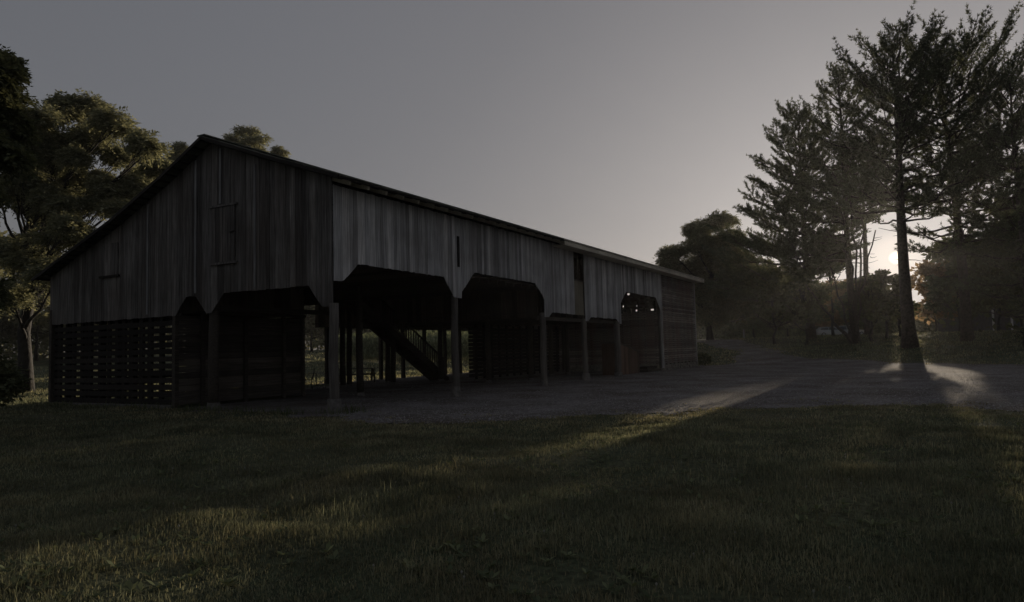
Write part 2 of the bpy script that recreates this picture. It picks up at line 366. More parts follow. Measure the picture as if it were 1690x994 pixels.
def planks(mb, frm, a0, a1, prof, top, wmin=.13, wmax=.24, th=.024, gap=.007, base=0.0, snap=(), jit=.012):
    pa = [p[0] for p in prof]; pz = [p[1] for p in prof]
    bz = lambda a: float(np.interp(a, pa, pz)); cuts = sorted(set([a0, a1] + [s for s in snap if a0 < s < a1]))
    for c0, c1 in zip(cuts, cuts[1:]):
        a = c0
        while a < c1 - 1e-4:
            wdt = random.uniform(wmin, wmax); b = a + wdt
            if c1 - b < wmin * .6: b = c1
            gg = gap * random.choice((.6, 1, 1, 1.8, 2.6)); l, r_ = a + gg / 2, b - gg / 2
            e = 2e-3; dz = random.uniform(-jit, jit)
            low = [(l, bz(a + e) + dz)] + [(p, z + dz) for p, z in prof if l + .01 < p < r_ - .01] + [(r_, bz(b - e) + dz)]
            tt = random.uniform(-.003, .003); d0 = base + random.uniform(0, .012)
            up = [(r_, top(r_)), (l, top(l))]
            mb.prism(low + up, frm, d0, d0 + th)
            a = b
    return mb
topF = lambda a: 6.2 + random.uniform(-.015, .015)
F1 = MB(); planks(F1, frF, .0, 15.97, FRONT, topF, snap=(6.351, 12.801), wmin=.12, wmax=.2)
planks(F1, frF, 17.2, 29.3, FRONT, topF, snap=(22.101,), wmin=.14, wmax=.3)
fw = F1.build("front_wall", W_FRONT, barn)
tr = MB(); tr.box((6.08, -.062, 4.47), (6.2, -.04, 5.54)); tr.build("loose_board", W_DARK, barn, label="short dark upright board above the first round post")
inf = MB(); planks(inf, frF, 15.99, 17.18, [(15, 3.12), (18, 3.1)], lambda a: 4.7, wmin=.55, wmax=.6, base=-.07)
inf.build("infill_panel", W_INFILL, barn, label="tan board panel filling the lower half of the wall gap")
wf = MB(); wf.box((15.93, .0, 3.15), (15.985, .08, 6.2)); wf.box((17.185, .0, 3.15), (17.24, .08, 6.2)); wf.box((15.985, .0, 4.7), (17.185, .08, 4.76)); wf.box((16.6, .05, 4.76), (16.66, .09, 6.2))
wf.build("gap_frame", W_BEAM, barn)
G1 = MB(); planks(G1, frG, 0, 13.55, GABL, lambda y: roofz(y) - .12, wmin=.14, wmax=.3, base=.002)
G1.build("gable_wall", W_GABLE, barn)
# light battens nailed on the gable
for y, z0, z1 in ((2.93, 3.55, 7.2), (4.42, 6.2, 7.9), (5.55, 3.55, 7.7), (7.9, 3.0, 6.6)):
    bt = MB(); bt.box((-.062, y, z0), (-.042, y + .085, z1)); bt.build("gable_batten", W_BATT, barn)
ht = MB(); planks(ht, frG, 3.79, 4.80, [(3, 4.42), (5, 4.42)], lambda y: 6.08, base=.05, wmin=.15, wmax=.22); h = ht.build("loft_hatch", W_IN2, barn, label="dark boarded loft hatch high under the ridge")
q = MB(); q.box((-.11, 3.7, 6.09), (-.045, 4.9, 6.15)); q.build("hatch_trim", W_GABLE, h)
q = MB(); q.box((-.11, 3.72, 4.34), (-.045, 4.86, 4.41)); q.build("hatch_trim", W_GABLE, h)
q = MB(); q.box((-.13, 3.8, 5.28), (-.08, 4.0, 5.31)); q.build("hinge", IRON, h)
ht = MB(); planks(ht, frG, 9.5, 10.45, [(9, 4.42), (11, 4.42)], lambda y: 5.5, base=.05, wmin=.15, wmax=.22); h = ht.build("loft_hatch", W_GABLE, barn, label="small boarded hatch low on the long roof side")
q = MB(); q.box((-.11, 9.42, 4.34), (-.045, 10.5, 4.41)); q.build("hatch_trim", W_DARK, h)
# roof
XR0, XR1 = -.45, 37.75
rb = MB()
for (y0, z0), (y1, z1) in zip(ROOF, ROOF[1:]):
    n = 64
    for i in range(n):
        xa = XR0 + (XR1 - XR0) * i / n; xb = XR0 + (XR1 - XR0) * (i + 1) / n - .004
        k = .014 * ((i * 7) % 3) / 2 + .006 * math.sin(i * 1.7)
        zz = lambda x, z: z - .035 * math.sin(x / 37 * math.pi * 2.3) ** 2
        vs = [(xa, y0, zz(xa, z0) - .03 + k), (xb, y0, zz(xb, z0) - .03 + k), (xb, y1, zz(xb, z1) - .03 + k), (xa, y1, zz(xa, z1) - .03 + k)]
        vs += [(a, b, c + .03) for a, b, c in vs]
        rb.add(vs, [(0, 3, 2, 1), (4, 5, 6, 7), (0, 1, 5, 4), (1, 2, 6, 5), (2, 3, 7, 6), (3, 0, 4, 7)])
roof = rb.build("roof", ROOFM, barn)
q = MB(); q.bar((XR0, 4.85, 8.28), (XR1, 4.85, 8.28), .34, .03); q.build("ridge_cap", ROOFM, roof)
lath = MB(); y = -.7
while y < 13.9:
    z = roofz(y) - .09
    lath.box((XR0 + .03, y, z - .02), (XR1 - .05, y + .1, z + .022)); y += .33
lath.build("roof_lath", W_DARK, roof)
rk = MB()
for (y0, z0), (y1, z1) in zip(ROOF, ROOF[1:]):
    rk.bar((XR0 + .01, y0, z0 - .07), (XR0 + .01, y1, z1 - .07), .04, .1)
rk.build("rake_board", W_DARK, roof)
x = 0.0
for i in range(60):
    x = .08 + i * .78
    if x > 37.2: break
    t_ = MB(); t_.bar((x, -.56, roofz(-.56) - .15), (x, 2.0, roofz(2.0) - .17), .075, .15); t_.bar((x, 2.0, roofz(2.0) - .17), (x, 4.8, roofz(4.8) - .17), .06, .12)
    t_.build("rafter", W_FASC, roof)
sl_ = MB()
for i in range(38):
    x = .1 + i
    for a, b in ((4.9, 6.73), (6.73, 9.4), (9.4, 13.8)):
        sl_.bar((x, a, roofz(a) - .17), (x, b, roofz(b) - .17), .06, .12)
sl_.build("rear_rafters", W_BEAM, roof)
fa = MB(); fa.box((13.6, -.70, 6.04), (37.8, -.65, 6.31)); fa.box((13.6, -.648, 6.04), (37.8, -.05, 6.065)); fa.build("fascia", W_FASC, barn, label="pale new fascia board along the far half of the eave")
# posts
def round_post(x, y, r, h, foot, par=barn, m=W_POST, sq=False):
    p = MB(); ph = random.random() * 6
    if sq: p.box((x - r, y - r, 0), (x + r, y + r, h))
    else:
        pts = [(x + .012 * math.sin(ph + k), y + .012 * math.cos(ph + 1.3 * k), h * k / 6) for k in range(7)]
        p.tube(pts, [r * (1.08 - .02 * k + random.uniform(-.03, .03)) for k in range(7)], 14)
    o = p.build("post", m, par, smooth=not sq)
    if foot:
        f = MB(); a, b = foot; n = 10
        f.tube([(x, y, -.05), (x, y, b * .5), (x, y, b)], [a * 1.06, a, a * .93], n); f.build("post_footing", CONC, o)
    return o
round_post(.02, .02, .13, 2.95, (.2, .38)); round_post(6.07, .12, .12, 3.5, (.16, .36)); round_post(12.86, .12, .135, 3.1, (.16, .34))
round_post(17.3, .12, .13, 2.95, (.24, .34)); round_post(21.75, .12, .17, 2.9, (.24, .2)); round_post(29.4, .12, .12, 6.0, None)
round_post(.16, 5.0, .15, 4.2, (.2, .2), m=W_BEAM); round_post(.26, 9.1, .1, 4.6, None, sq=True, m=W_DARK); round_post(.02, 13.47, .07, 3.4, None, sq=True, m=W_BEAM); round_post(.06, 6.66, .07, 3.1, None, sq=True, m=W_BEAM)
for x, y in ((10.8, 9.5), (11.75, 9.95), (13.25, 8.5), (14.2, 9.6), (16.2, 7.75), (15.1, 4.2), (17.2, 3.0), (22.2, 4.3), (24.4, 4.3), (6.1, 4.4), (28.9, 6.6)):
    round_post(x, y, .125, 4.2 if x < 12.9 else 3.0, (.17, .12), m=W_BEAM)
for x in (12.0, 13.9, 16.4, 18.3, 20.4, 22.6, 24.9, 26.7, 28.6): round_post(x, 13.4, .09, 4.5, None, m=W_BEAM, sq=True)
# loft floors and beams
q = MB(); 
for i in range(45):
    y = .05 + i * .3; q.box((.1, y, 4.22), (12.85, y + .29, 4.25)); q.box((12.9, y, 3.12), (22.1, y + .29, 3.15))
q.build("loft_floor", W_BEAM, barn)
q = MB()
for x in np.arange(.5, 12.8, .65): q.box((x, .06, 4.05), (x + .06, 13.4, 4.215))
for x in np.arange(13.2, 22, .65): q.box((x, .06, 2.96), (x + .06, 13.4, 3.115))
q.build("loft_joists", W_BEAM, barn)
q = MB(); q.box((-.0, .05, 4.3), (15.95, .2, 4.5)); q.box((17.2, .05, 4.7), (37.2, .2, 4.9)); q.box((.0, .22, 5.9), (37.2, .38, 6.03)); q.box((12.6, .22, 2.8), (22.1, .38, 2.95))
q.box((-.0, 4.95, 3.0), (5.4, 5.1, 3.15))
q.build("tie_beams", W_BEAM, barn)
# transverse partition of upright boards above the second arch
frP = lambda X: (lambda a, z, d: (X + d, a, z))
q = MB(); planks(q, frP(12.93), .4, 13.3, [(0, 2.92), (14, 2.95)], lambda y: roofz(y) - .35, wmin=.2, wmax=.3); q.build("loft_partition", W_INV, barn)
q = MB(); planks(q, frP(22.15), .4, 13.3, [(0, 2.9), (14, 2.9)], lambda y: roofz(y) - .35, wmin=.2, wmax=.3, gap=.015); q.build("loft_partition", W_INV, barn)
# back wall: boards above the rear openings
BACKP = [(0, 2.95), (5.5, 2.95), (5.501, .3), (9.6, .3), (9.601, 4.12), (13.6, 4.2), (13.9, 2.95), (28.6, 2.9), (28.601, .15), (37.4, .15)]
q = MB(); planks(q, lambda a, z, d: (a, 13.5 + d, z), 0, 37.3, BACKP, lambda a: 4.62, snap=(5.501, 9.601, 28.601), wmin=.16, wmax=.26, gap=.01); q.build("back_wall", W_GABLE, barn)
# slatted corn crib behind the left half of the gable
def slats(mb, p0, p1, z0, z1, bh, gp, th=.025, skip=0.0, ragged=.01):
    p0 = Vector((*p0, 0)); p1 = Vector((*p1, 0)); z = z0
    while z + bh <= z1 + .01:
        if random.random() >= skip:
            a = Vector((p0.x, p0.y, z + bh / 2 + random.uniform(-ragged, ragged))); b = Vector((p1.x, p1.y, z + bh / 2 + random.uniform(-ragged, ragged)))
            mb.bar(a, b, th, bh)
        z += bh + gp
    return mb
q = MB(); slats(q, (.06, 6.75), (.06, 13.5), .12, 2.95, .165, .06); q.build("crib_slats", W_DARK, barn)
q = MB()
for y in (6.72, 7.35, 7.9, 8.35, 8.85, 9.3, 9.7, 10.15, 10.65, 11.2, 11.45, 11.7, 12.2, 12.65, 13.05, 13.35): q.box((.085, y, 0), (.17, y + random.uniform(.1, .2), 3.0))
for x in np.arange(.6, 5.4, .62): q.box((x, 13.36, 0), (x + .12, 13.45, 4.6))
q.build("crib_studs", W_DARK, barn)
q = MB(); slats(q, (.1, 13.47), (5.45, 13.47), .12, 1.0, .10, .12); q.build("crib_side_slats", W_DARK, barn)
q = MB(); q.box((-.08, 6.7, -.1), (.14, 13.6, .1)); q.build("crib_sill", CONC, barn)
q = MB(); slats(q, (.12, 6.66), (5.45, 6.66), .1, 3.0, .19, .012, ragged=.004); q.build("crib_board_wall", W_IN, barn)
q = MB(); planks(q, lambda a, z, d: (a, 6.64 - d, z), .1, 5.5, [(0, 3.02), (6, 3.04)], lambda a: 4.2, wmin=.2, wmax=.3); q.build("crib_upper_boards", W_INV, barn)
q = MB()
for x in (1.0, 2.72, 4.45, 5.4): q.box((x - .06, 6.53, 0), (x + .06, 6.635, 3.05))
q.box((.1, 6.5, 2.98), (5.5, 6.62, 3.08)); q.build("crib_wall_studs", W_BEAM, barn)
q = MB(); slats(q, (5.47, 6.7), (5.47, 13.4), .1, 4.1, .19, .02); q.build("crib_end_wall", W_INV, barn)
# second crib under the far half
q = MB(); slats(q, (17.6, 6.9), (28.8, 6.9), .15, 2.95, .17, .035, skip=.04); q.build("crib_slats", W_DARK, barn, label="slatted crib wall deep under the far loft")
q = MB()
for x in np.arange(18.4, 28.8, .85): q.box((x, 6.93, 0), (x + .13, 7.03, 3.0))
q.build("rear_crib_studs", W_DARK, barn)
# closed slatted bay at the far end
def lap(mb, frm, a0, a1, z0, z1, bh=.13, gp=.012, skip=None):
    z = z0
    while z < z1:
        segs = [(a0, a1)]
        if skip: segs = skip(a0, a1, z)
        for s0, s1 in segs:
            mb.prism([(s0, z), (s1, z), (s1, min(z + bh, z1)), (s0, min(z + bh, z1))], frm, random.uniform(0, .012), .035)
        z += bh + gp
q = MB(); lap(q, frF, 29.45, 37.35, .42, 6.15, .11, .03); q.build("slatted_end_wall", W_SLAT, barn)
for xc in (29.3, 37.36):
    q = MB(); q.box((xc, -.055, .0), (xc + .14, .1, 6.2)); q.build("corner_board", W_FRONT, barn)
frE = lambda a, z, d: (37.4 + d, a, z)
def holes(a0, a1, z):
    segs = []; a = a0
    while a < a1:
        zone = (2.8 < a < 6.5 and 4.1 < z < 5.5) or (3 < a < 5 and .6 < z < .9); l = random.uniform(.1, .3) if zone else 1.0; b = min(a + l, a1)
        if not (zone and random.random() < .03): segs.append((a, b))
        a = b
    return segs
q = MB(); lap(q, frE, .0, 13.5, .35, 4.4, .13, .002, holes); lap(q, frE, .0, 9.0, 4.4, 6.1, .13, .002, holes); planks(q, frE, 0, 9, [(0, 6.1), (9, 6.1)], lambda y: max(6.12, roofz(y) - .15), gap=.004); planks(q, frE, 9, 13.5, [(9, 4.4), (14, 4.4)], lambda y: max(4.5, roofz(y) - .15), gap=.004)
q.build("far_gable_wall", W_SLAT, barn)
q = MB(); lap(q, frP(29.42), .15, 13.3, .3, 3.7, .12, .035); q.build("crib_inner_slats", W_SLAT, barn)
q = MB()
for y in np.arange(.4, 13.3, 1.1): q.box((29.46, y, 0), (29.56, y + .1, 4.4)); q.box((37.3, y, 0), (37.39, y + .1, 4.4))
for x in np.arange(30.2, 37.3, .9): q.box((x, .02, .3), (x + .1, .1, 6.1))
q.build("end_bay_studs", W_BEAM, barn)
# stone foundation of the end bay
fs = MB()
for row in range(2):
    x = 29.2 + (.2 if row else 0)
    while x < 37.4:
        l = random.uniform(.35, .8); h_ = .19
        z0 = -.02 + row * .2
        y0 = -.1 - random.uniform(0, .05)
        dz = random.uniform(-.012, .012)
        e = .03; xa, xb = x + .012, min(x + l, 37.5) - .012
        if xb - xa > .12:
            fs.add([(xa, y0 + e, z0), (xb, y0 + e, z0), (xb, .3, z0), (xa, .3, z0), (xa + e, y0, z0 + .06), (xb - e, y0, z0 + .05),
                    (xa + e, y0 + .02, z0 + h_ - .02 + dz), (xb - e, y0 + .02, z0 + h_ - .03 + dz), (xa, .3, z0 + h_ + dz), (xb, .3, z0 + h_ + dz)],
                   [(0, 1, 5, 4), (4, 5, 7, 6), (6, 7, 9, 8), (0, 4, 6, 8, 3), (1, 2, 9, 7, 5), (0, 3, 2, 1), (3, 8, 9, 2)])
        x += l
fs.build("stone_foundation", STONE, barn)
q = MB(); q.box((29.25, .32, -.05), (29.6, 13.5, .38)); q.box((29.6, 13.2, -.05), (37.5, 13.5, .34)); q.box((37.2, .32, -.05), (37.5, 13.15, .34)); q.build("foundation_wall", STONE, barn)
# plank steps at the last arch
q = MB(); q.box((26.6, .1, .0), (29.2, 1.1, .14)); q.box((27.2, .35, .14), (29.2, 1.1, .3)); q.build("plank_step", W_DARK, barn)
# stairs up to the loft
st = empty("staircase"); st.parent = barn
SX0, SY0, SY1 = 17.35, 8.15, 9.1; NS = 22; RUN, RISE = .335, .191
for i in range(NS):
    x = SX0 - i * RUN; z = (i + 1) * RISE
    if z > 4.15: break
    q = MB(); q.box((x - RUN - .02, SY0 + .05, z - .04), (x, SY1 - .05, z)); q.box((x - .02, SY0 + .05, z - RISE), (x - .0, SY1 - .05, z - .042)); q.build("step", W_BEAM, st)
L_ = 21
for y in (SY0, SY1):
    q = MB(); q.bar((SX0 + .1, y, .0), (SX0 - L_ * RUN, y, L_ * RISE - .05), .045, .3); q.build("stringer", W_BEAM, st)
ra = MB(); ra.bar((SX0 - .2, SY0, 1.1), (SX0 - 18 * RUN, SY0, 18 * RISE + 1.0), .05, .09); rail = ra.build("handrail", W_BEAM, st)
q = MB(); q.bar((SX0 - .2, SY0, .32), (SX0 - 18 * RUN, SY0, 18 * RISE + .25), .04, .06); q.build("bottom_rail", W_BEAM, rail)
for i in range(0, 31):
    x = SX0 - .3 - i * .2; z = (SX0 - x) * RISE / RUN
    q = MB(); big = i % 8 == 0
    q.box((x - (.05 if big else .024), SY0 - .02, z + (.0 if big else .22)), (x + (.05 if big else .024), SY0 + .02, z + 1.0)); q.build("baluster", W_BEAM, rail)

# ------------------------------------------------------------------ things in and around the barn
b_ = empty("feed_bin", (22.5, .35, 0), label="low reddish wooden bin with a sloping lid beside the last post", cat="bin")
q = MB()
q.prism([(0, 0), (3.35, 0), (3.35, 1.18), (0, 1.75)], lambda a, z, d: (a, d, z), 0.03, .98); q.build("body", W_BIN, b_)
q = MB(); planks(q, lambda a, z, d: (a, -d, z), 0, 3.35, [(0, 0), (4, 0)], lambda a: 1.75 - a * .17, base=-.02); q.build("front_boards", W_BIN, b_)
q = MB(); q.bar((-.06, .5, 1.80), (3.45, .5, 1.20), 1.1, .045); q.build("lid", W_IN, b_)

def chair(loc, rz, label):
    c = empty("garden_chair", loc, rz, label=label, cat="chair", group="iron garden chairs behind the barn")
    q = MB()
    pts = [(.2 * math.cos(t), .2 * math.sin(t), .45) for t in np.linspace(0, 2 * math.pi, 17)]
    q.tube(pts, .012, 6)
    for k in range(-2, 3): q.bar((-.19, k * .07, .45), (.19, k * .07, .45), .02, .008)
    q.build("seat", IRON, c)
    for sx, sy in ((1, 1), (1, -1), (-1, 1), (-1, -1)):
        q = MB(); q.tube([(sx * .15, sy * .15, .45), (sx * .14, sy * .14, .25), (sx * .19, sy * .2, 0)], .012, 6); q.build("leg", IRON, c)
    q = MB(); q.tube([(-.17, .19, .45), (-.24, .22, .7), (-.27, .15, .92), (-.28, 0, .98), (-.27, -.15, .92), (-.24, -.22, .7), (-.17, -.19, .45)], .013, 6)
    q.tube([(-.18, .05, .45), (-.25, .09, .68), (-.25, 0, .82), (-.25, -.09, .68), (-.18, -.05, .45)], .009, 6); q.build("backrest", IRON, c)
    return c
chair((9.0, 9.9, 0), 2.4, "curved dark iron chair nearest the slatted crib wall")
chair((9.6, 10.9, 0), .4, "curved dark iron chair at the middle of the rear opening")
chair((10.6, 10.2, 0), 3.6, "curved dark iron chair nearest the barn's near corner post in view")
tb = empty("bistro_table", (9.9, 10.3, 0), label="small round iron table among the curved iron chairs", cat="table")
q = MB(); q.tube([(0, 0, .70), (0, 0, .72)], .33, 24); q.build("top", IRON, tb)
q = MB(); q.tube([(0, 0, .1), (0, 0, .70)], .02, 8); q.build("stem", IRON, tb)
for k in range(3):
    a = k * 2.094; q = MB(); q.tube([(0, 0, .12), (.13 * math.cos(a), .13 * math.sin(a), .1), (.25 * math.cos(a), .25 * math.sin(a), 0)], .012, 6); q.build("leg", IRON, tb)

pt = empty("picnic_table", (15.2, 12.5, 0), math.atan2(-1, 1.1), label="wooden picnic table seen through the rear opening under the stairs", cat="table")
for k in range(5):
    pass
q = MB()
for k in range(5): q.box((-1.1, -.36 + k * .145, .72), (1.1, -.36 + k * .145 + .135, .76))
q.build("table_top", W_IN, pt)
for s in (-1, 1):
    q = MB(); q.box((-1.1, s * .72 - .12, .42), (1.1, s * .72 + .12, .455)); q.build("bench", W_IN, pt)
    q = MB(); q.bar((s * .85, -.3, .7), (s * .85, -.68, 0), .04, .09, (1, 0, 0)); q.build("leg", W_IN, pt)
    q = MB(); q.bar((s * .85, .3, .7), (s * .85, .68, 0), .04, .09, (1, 0, 0)); q.build("leg", W_IN, pt)
    q = MB(); q.box((s * .85 - .06, -.8, .33), (s * .85 - .025, .8, .415)); q.build("bench_support", W_IN, pt)

# ------------------------------------------------------------------ vegetation
def fronds(C, D, size, nl=6, rg=rng, lw=.28, droop=.35):
    """pinnate leaves: origins C (n,3), directions D (n,3), length size (n,). One diamond per leaflet."""
    n = len(C); D = D / np.linalg.norm(D, axis=1, keepdims=True)
    side = np.cross(D, np.array([0, 0, 1.]) + rg.normal(0, .25, (n, 3))); side /= np.linalg.norm(side, axis=1, keepdims=True) + 1e-9
    V = []; 
    for k in range(nl):
        t = (k + .6) / nl
        P = C + D * (size * t)[:, None] + np.array([0, 0, -1.]) * (size * droop * t * t)[:, None]
        L = size * .42 * (1 - .35 * t) * (.85 + .3 * rg.random(n))
        for s in (-1, 1):
            dr = D * .55 + side * s * .85 + rg.normal(0, .15, (n, 3)); dr[:, 2] -= .25
            dr /= np.linalg.norm(dr, axis=1, keepdims=True)
            wv = np.cross(dr, np.array([0, 0, 1.]) + rg.normal(0, .5, (n, 3))); wv /= np.linalg.norm(wv, axis=1, keepdims=True) + 1e-9
            w_ = (L * lw / 2)[:, None]
            V.append(np.stack([P, P + dr * (L * .45)[:, None] + wv * w_, P + dr * L[:, None], P + dr * (L * .45)[:, None] - wv * w_], 1))
    V = np.concatenate(V, 0).reshape(-1, 3); return V
def quads(V): return np.arange(len(V)).reshape(-1, 4)
def tris(V): return np.arange(len(V)).reshape(-1, 3)

def limb(mb, a, b, r0, r1, bend=.12, n=6, seg=6):
    a = np.array(a, float); b = np.array(b, float); L = np.linalg.norm(b - a)
    m_ = (a + b) / 2 + rng.normal(0, bend * L * .5, 3) + np.array([0, 0, -.08 * L])
    pts = []
    for k in range(seg + 1):
        t = k / seg; pts.append((1 - t) ** 2 * a + 2 * t * (1 - t) * m_ + t * t * b + (rng.normal(0, .012 * L, 3) if 0 < k < seg else 0))
    mb.tube([tuple(p) for p in pts], [r0 + (r1 - r0) * (k / seg) ** .8 for k in range(seg + 1)], n); return pts

def broad_tree(name, base, top, r, clumps, leaf, label, cat="tree", group=None, nf=260, fs=(.3, .5), bark=None, forks=.45, sub=7, kind="frond", lw=.28):
    """clumps: list of (centre, radius) in world coordinates. Trunk to clump limbs, sub-limbs to leafy sprays."""
    base = np.array(base, float); o = empty(name, tuple(base), label=label, cat=cat, group=group)
    tb_ = MB(); top = np.array(top, float); H = top - base
    tp = [base + H * t + np.array([rng.normal(0, .1), rng.normal(0, .1), 0]) * (t > 0) for t in np.linspace(0, 1, 8)]
    rads = [r * (1.35 if k == 0 else (1 - .75 * (k / 7))) for k in range(8)]
    base_l = [tuple(p - base) for p in tp]; tb_.tube(base_l, rads, 12)
    VV = []
    for c, cr in clumps:
        c = np.array(c, float)
        t = np.clip((c[2] - base[2]) / max(H[2], .1) * .75 - .1, forks * .5, .95)
        a = base + H * t; pts = limb(tb_, a - base, c - base - np.array([0, 0, cr * .4]), max(.05, r * .42 * (1 - t * .5)), .03, .16, 7)
        ns = sub + int(rng.integers(0, 3))
        for s in range(ns):
            u = rng.normal(0, 1, 3); u[2] = abs(u[2]) * .6 + .1 if rng.random() < .75 else -abs(u[2]) * .5
            u /= np.linalg.norm(u); d = c + u * cr * rng.uniform(.3, 1.15) * np.array([1, 1, .8])
            pp = limb(tb_, pts[-1 - rng.integers(0, 3)], d - base, .03, .012, .2, 4, 4)
            sr = cr * rng.uniform(.22, .5); k = int(nf / ns * (sr / cr / .37) ** 1.6) + 6
            q = rng.normal(0, 1, (k, 3)); q /= np.linalg.norm(q, axis=1, keepdims=True); rad = rng.random(k) ** .45
            P = d + q * rad[:, None] * sr * np.array([1.2, 1.2, .62])
            D = q * np.array([1, 1, .35]) + rng.normal(0, .35, (k, 3)); 
            if kind == "frond": VV.append(fronds(P - base, D, rng.uniform(fs[0], fs[1], k), 5, lw=lw))
            else:
                D /= np.linalg.norm(D, axis=1, keepdims=True); L = rng.uniform(fs[0], fs[1], k)[:, None]
                wv = np.cross(D, rng.normal(0, 1, (k, 3))); wv /= np.linalg.norm(wv, axis=1, keepdims=True); P = P - base
                VV.append(np.stack([P, P + D * L * .5 + wv * L * .32, P + D * L, P + D * L * .5 - wv * L * .32], 1).reshape(-1, 3))
    tb_.build("trunk", bark or BARK_L, o, smooth=True)
    V = np.concatenate(VV, 0); np_mesh("crown", V, quads(V), leaf, o)
    return o

def pine(name, base, H, label, spread=5.5, r=.5, first=.2, lean=(0, 0), dens=1.0, seed=1, prof=None, dead=(.08, .2), bias=None, ntuft=11, lowcut=None):
    rg = np.random.default_rng(seed); base = np.array(base, float)
    o = empty(name, tuple(base), label=label, cat="pine tree", group="white pines beyond the drive")
    tb_ = MB(); N = 14
    ctr = lambda t: np.array([lean[0] * t + .15 * math.sin(t * 7 + seed), lean[1] * t + .12 * math.cos(t * 5 + seed), H * t])
    tb_.tube([tuple(ctr(k / N)) for k in range(N + 1)], [r * (1.45 if k == 0 else 1.08 * (1 - k / N) ** .8 + .04) for k in range(N + 1)], 12)
    prof = prof or (lambda t: np.interp(t, [0, .15, .35, .6, .8, .93, 1], [.75, .95, 1, .95, .82, .6, .25]))
    C = []; DD = []
    def twig(p, d, L, rr, lift):
        n = 4; pts = [p + d * (L * k / n) + np.array([0, 0, lift * L * (k / n) ** 2]) for k in range(n + 1)]
        tb_.tube([tuple(x) for x in pts], [rr * (1 - .75 * k / n) for k in range(n + 1)], 4, cap=False)
        m_ = max(3, int(L / .15 * dens))
        for k in range(m_):
            t = .2 + .8 * (k + rg.random()) / m_; i = min(int(t * n), n - 1); f = t * n - i
            q = pts[i] * (1 - f) + pts[i + 1] * f + rg.normal(0, .05, 3); C.append(q); DD.append(d + np.array([0, 0, .35 + lift]))
    t = first; az = rg.random() * 6
    while t < .985:
        nb = rg.integers(3, 6)
        for b in range(nb):
            az += 2.4 + rg.normal(0, .3); L = spread * prof(t) * rg.uniform(.55, 1.2)
            dh = np.array([math.cos(az), math.sin(az), 0.])
            if bias is not None: L *= 1 + bias[0] * (dh @ np.array([bias[1], bias[2], 0]))
            for lc in lowcut or ():
                if t * H < lc[0] and dh[1] < lc[1]: L = min(L, lc[2])
            el = np.interp(t, [0, .3, .7, 1], [-.12, .05, .42, 1.1]) + rg.normal(0, .1)
            L = min(L, (H * (1 - t) + rg.uniform(.3, .9)) / max(math.sin(el), .15))
            d = dh * math.cos(el) + np.array([0, 0, math.sin(el)]); p = ctr(t)
            up = rg.uniform(.05, .22); n = 7
            pts = [p + d * (L * k / n) + np.array([0, 0, up * L * (k / n) ** 2.2 - .06 * L * math.sin(k / n * 3.1)]) + (rg.normal(0, .02 * L, 3) if k else 0) for k in range(n + 1)]
            br = .035 + .012 * L
            tb_.tube([tuple(x) for x in pts], [br * (1 - .85 * k / n) for k in range(n + 1)], 5, cap=False)
            if t < first + .1 and rg.random() < .35: continue      # bare limbs low down
            sp = np.cross(d, (0, 0, 1)); sp /= np.linalg.norm(sp); s0 = .3 if L > 2 else .1
            m_ = max(3, int(L * (1 - s0) / .37))
            for k in range(m_):
                u = s0 + (1 - s0) * (k + rg.random() * .6) / m_; i = min(int(u * n), n - 1); f = u * n - i
                q = pts[i] * (1 - f) + pts[i + 1] * f
                for s in (-1, 1):
                    if rg.random() < .2: continue
                    a_ = rg.uniform(.5, 1.0); dd = d * math.cos(a_) + sp * s * math.sin(a_); dd = dd + np.array([0, 0, rg.normal(.12, .12)]); dd /= np.linalg.norm(dd)
                    twig(q, dd, L * .36 * (1.15 - .7 * u) * rg.uniform(.7, 1.2) + .35, .014, rg.uniform(.1, .4))
            twig(pts[-2], d, .6, .014, .5)
        t += rg.uniform(.55, .95) / H
    # dead stubs
    for k in range(int(10)):
        t = rg.uniform(*dead); az = rg.random() * 6.28; L = rg.uniform(.6, 2.6); d = np.array([math.cos(az), math.sin(az), rg.normal(.05, .15)])
        p = ctr(t); tb_.tube([tuple(p), tuple(p + d * L * .5), tuple(p + d * L + np.array([0, 0, -.1 * L]))], [.035, .022, .008], 5, cap=False)
    tb_.build("trunk", BARK_P, o, smooth=True)
    C = np.array(C); D = np.array(DD); D /= np.linalg.norm(D, axis=1, keepdims=True); VV = []
    for k in range(ntuft):
        dr = D * .8 + rg.normal(0, .62, C.shape); dr[:, 2] += .12; dr /= np.linalg.norm(dr, axis=1, keepdims=True)
        L = rg.uniform(.2, .35, len(C))[:, None]; wv = np.cross(dr, rg.normal(0, 1, C.shape)); wv /= np.linalg.norm(wv, axis=1, keepdims=True)
        wd = L * .095; VV.append(np.stack([C - wv * wd, C + wv * wd, C + dr * L], 1))
    V = np.concatenate(VV, 0).reshape(-1, 3); np_mesh("crown", V, tris(V), L_PINE, o)
    return o

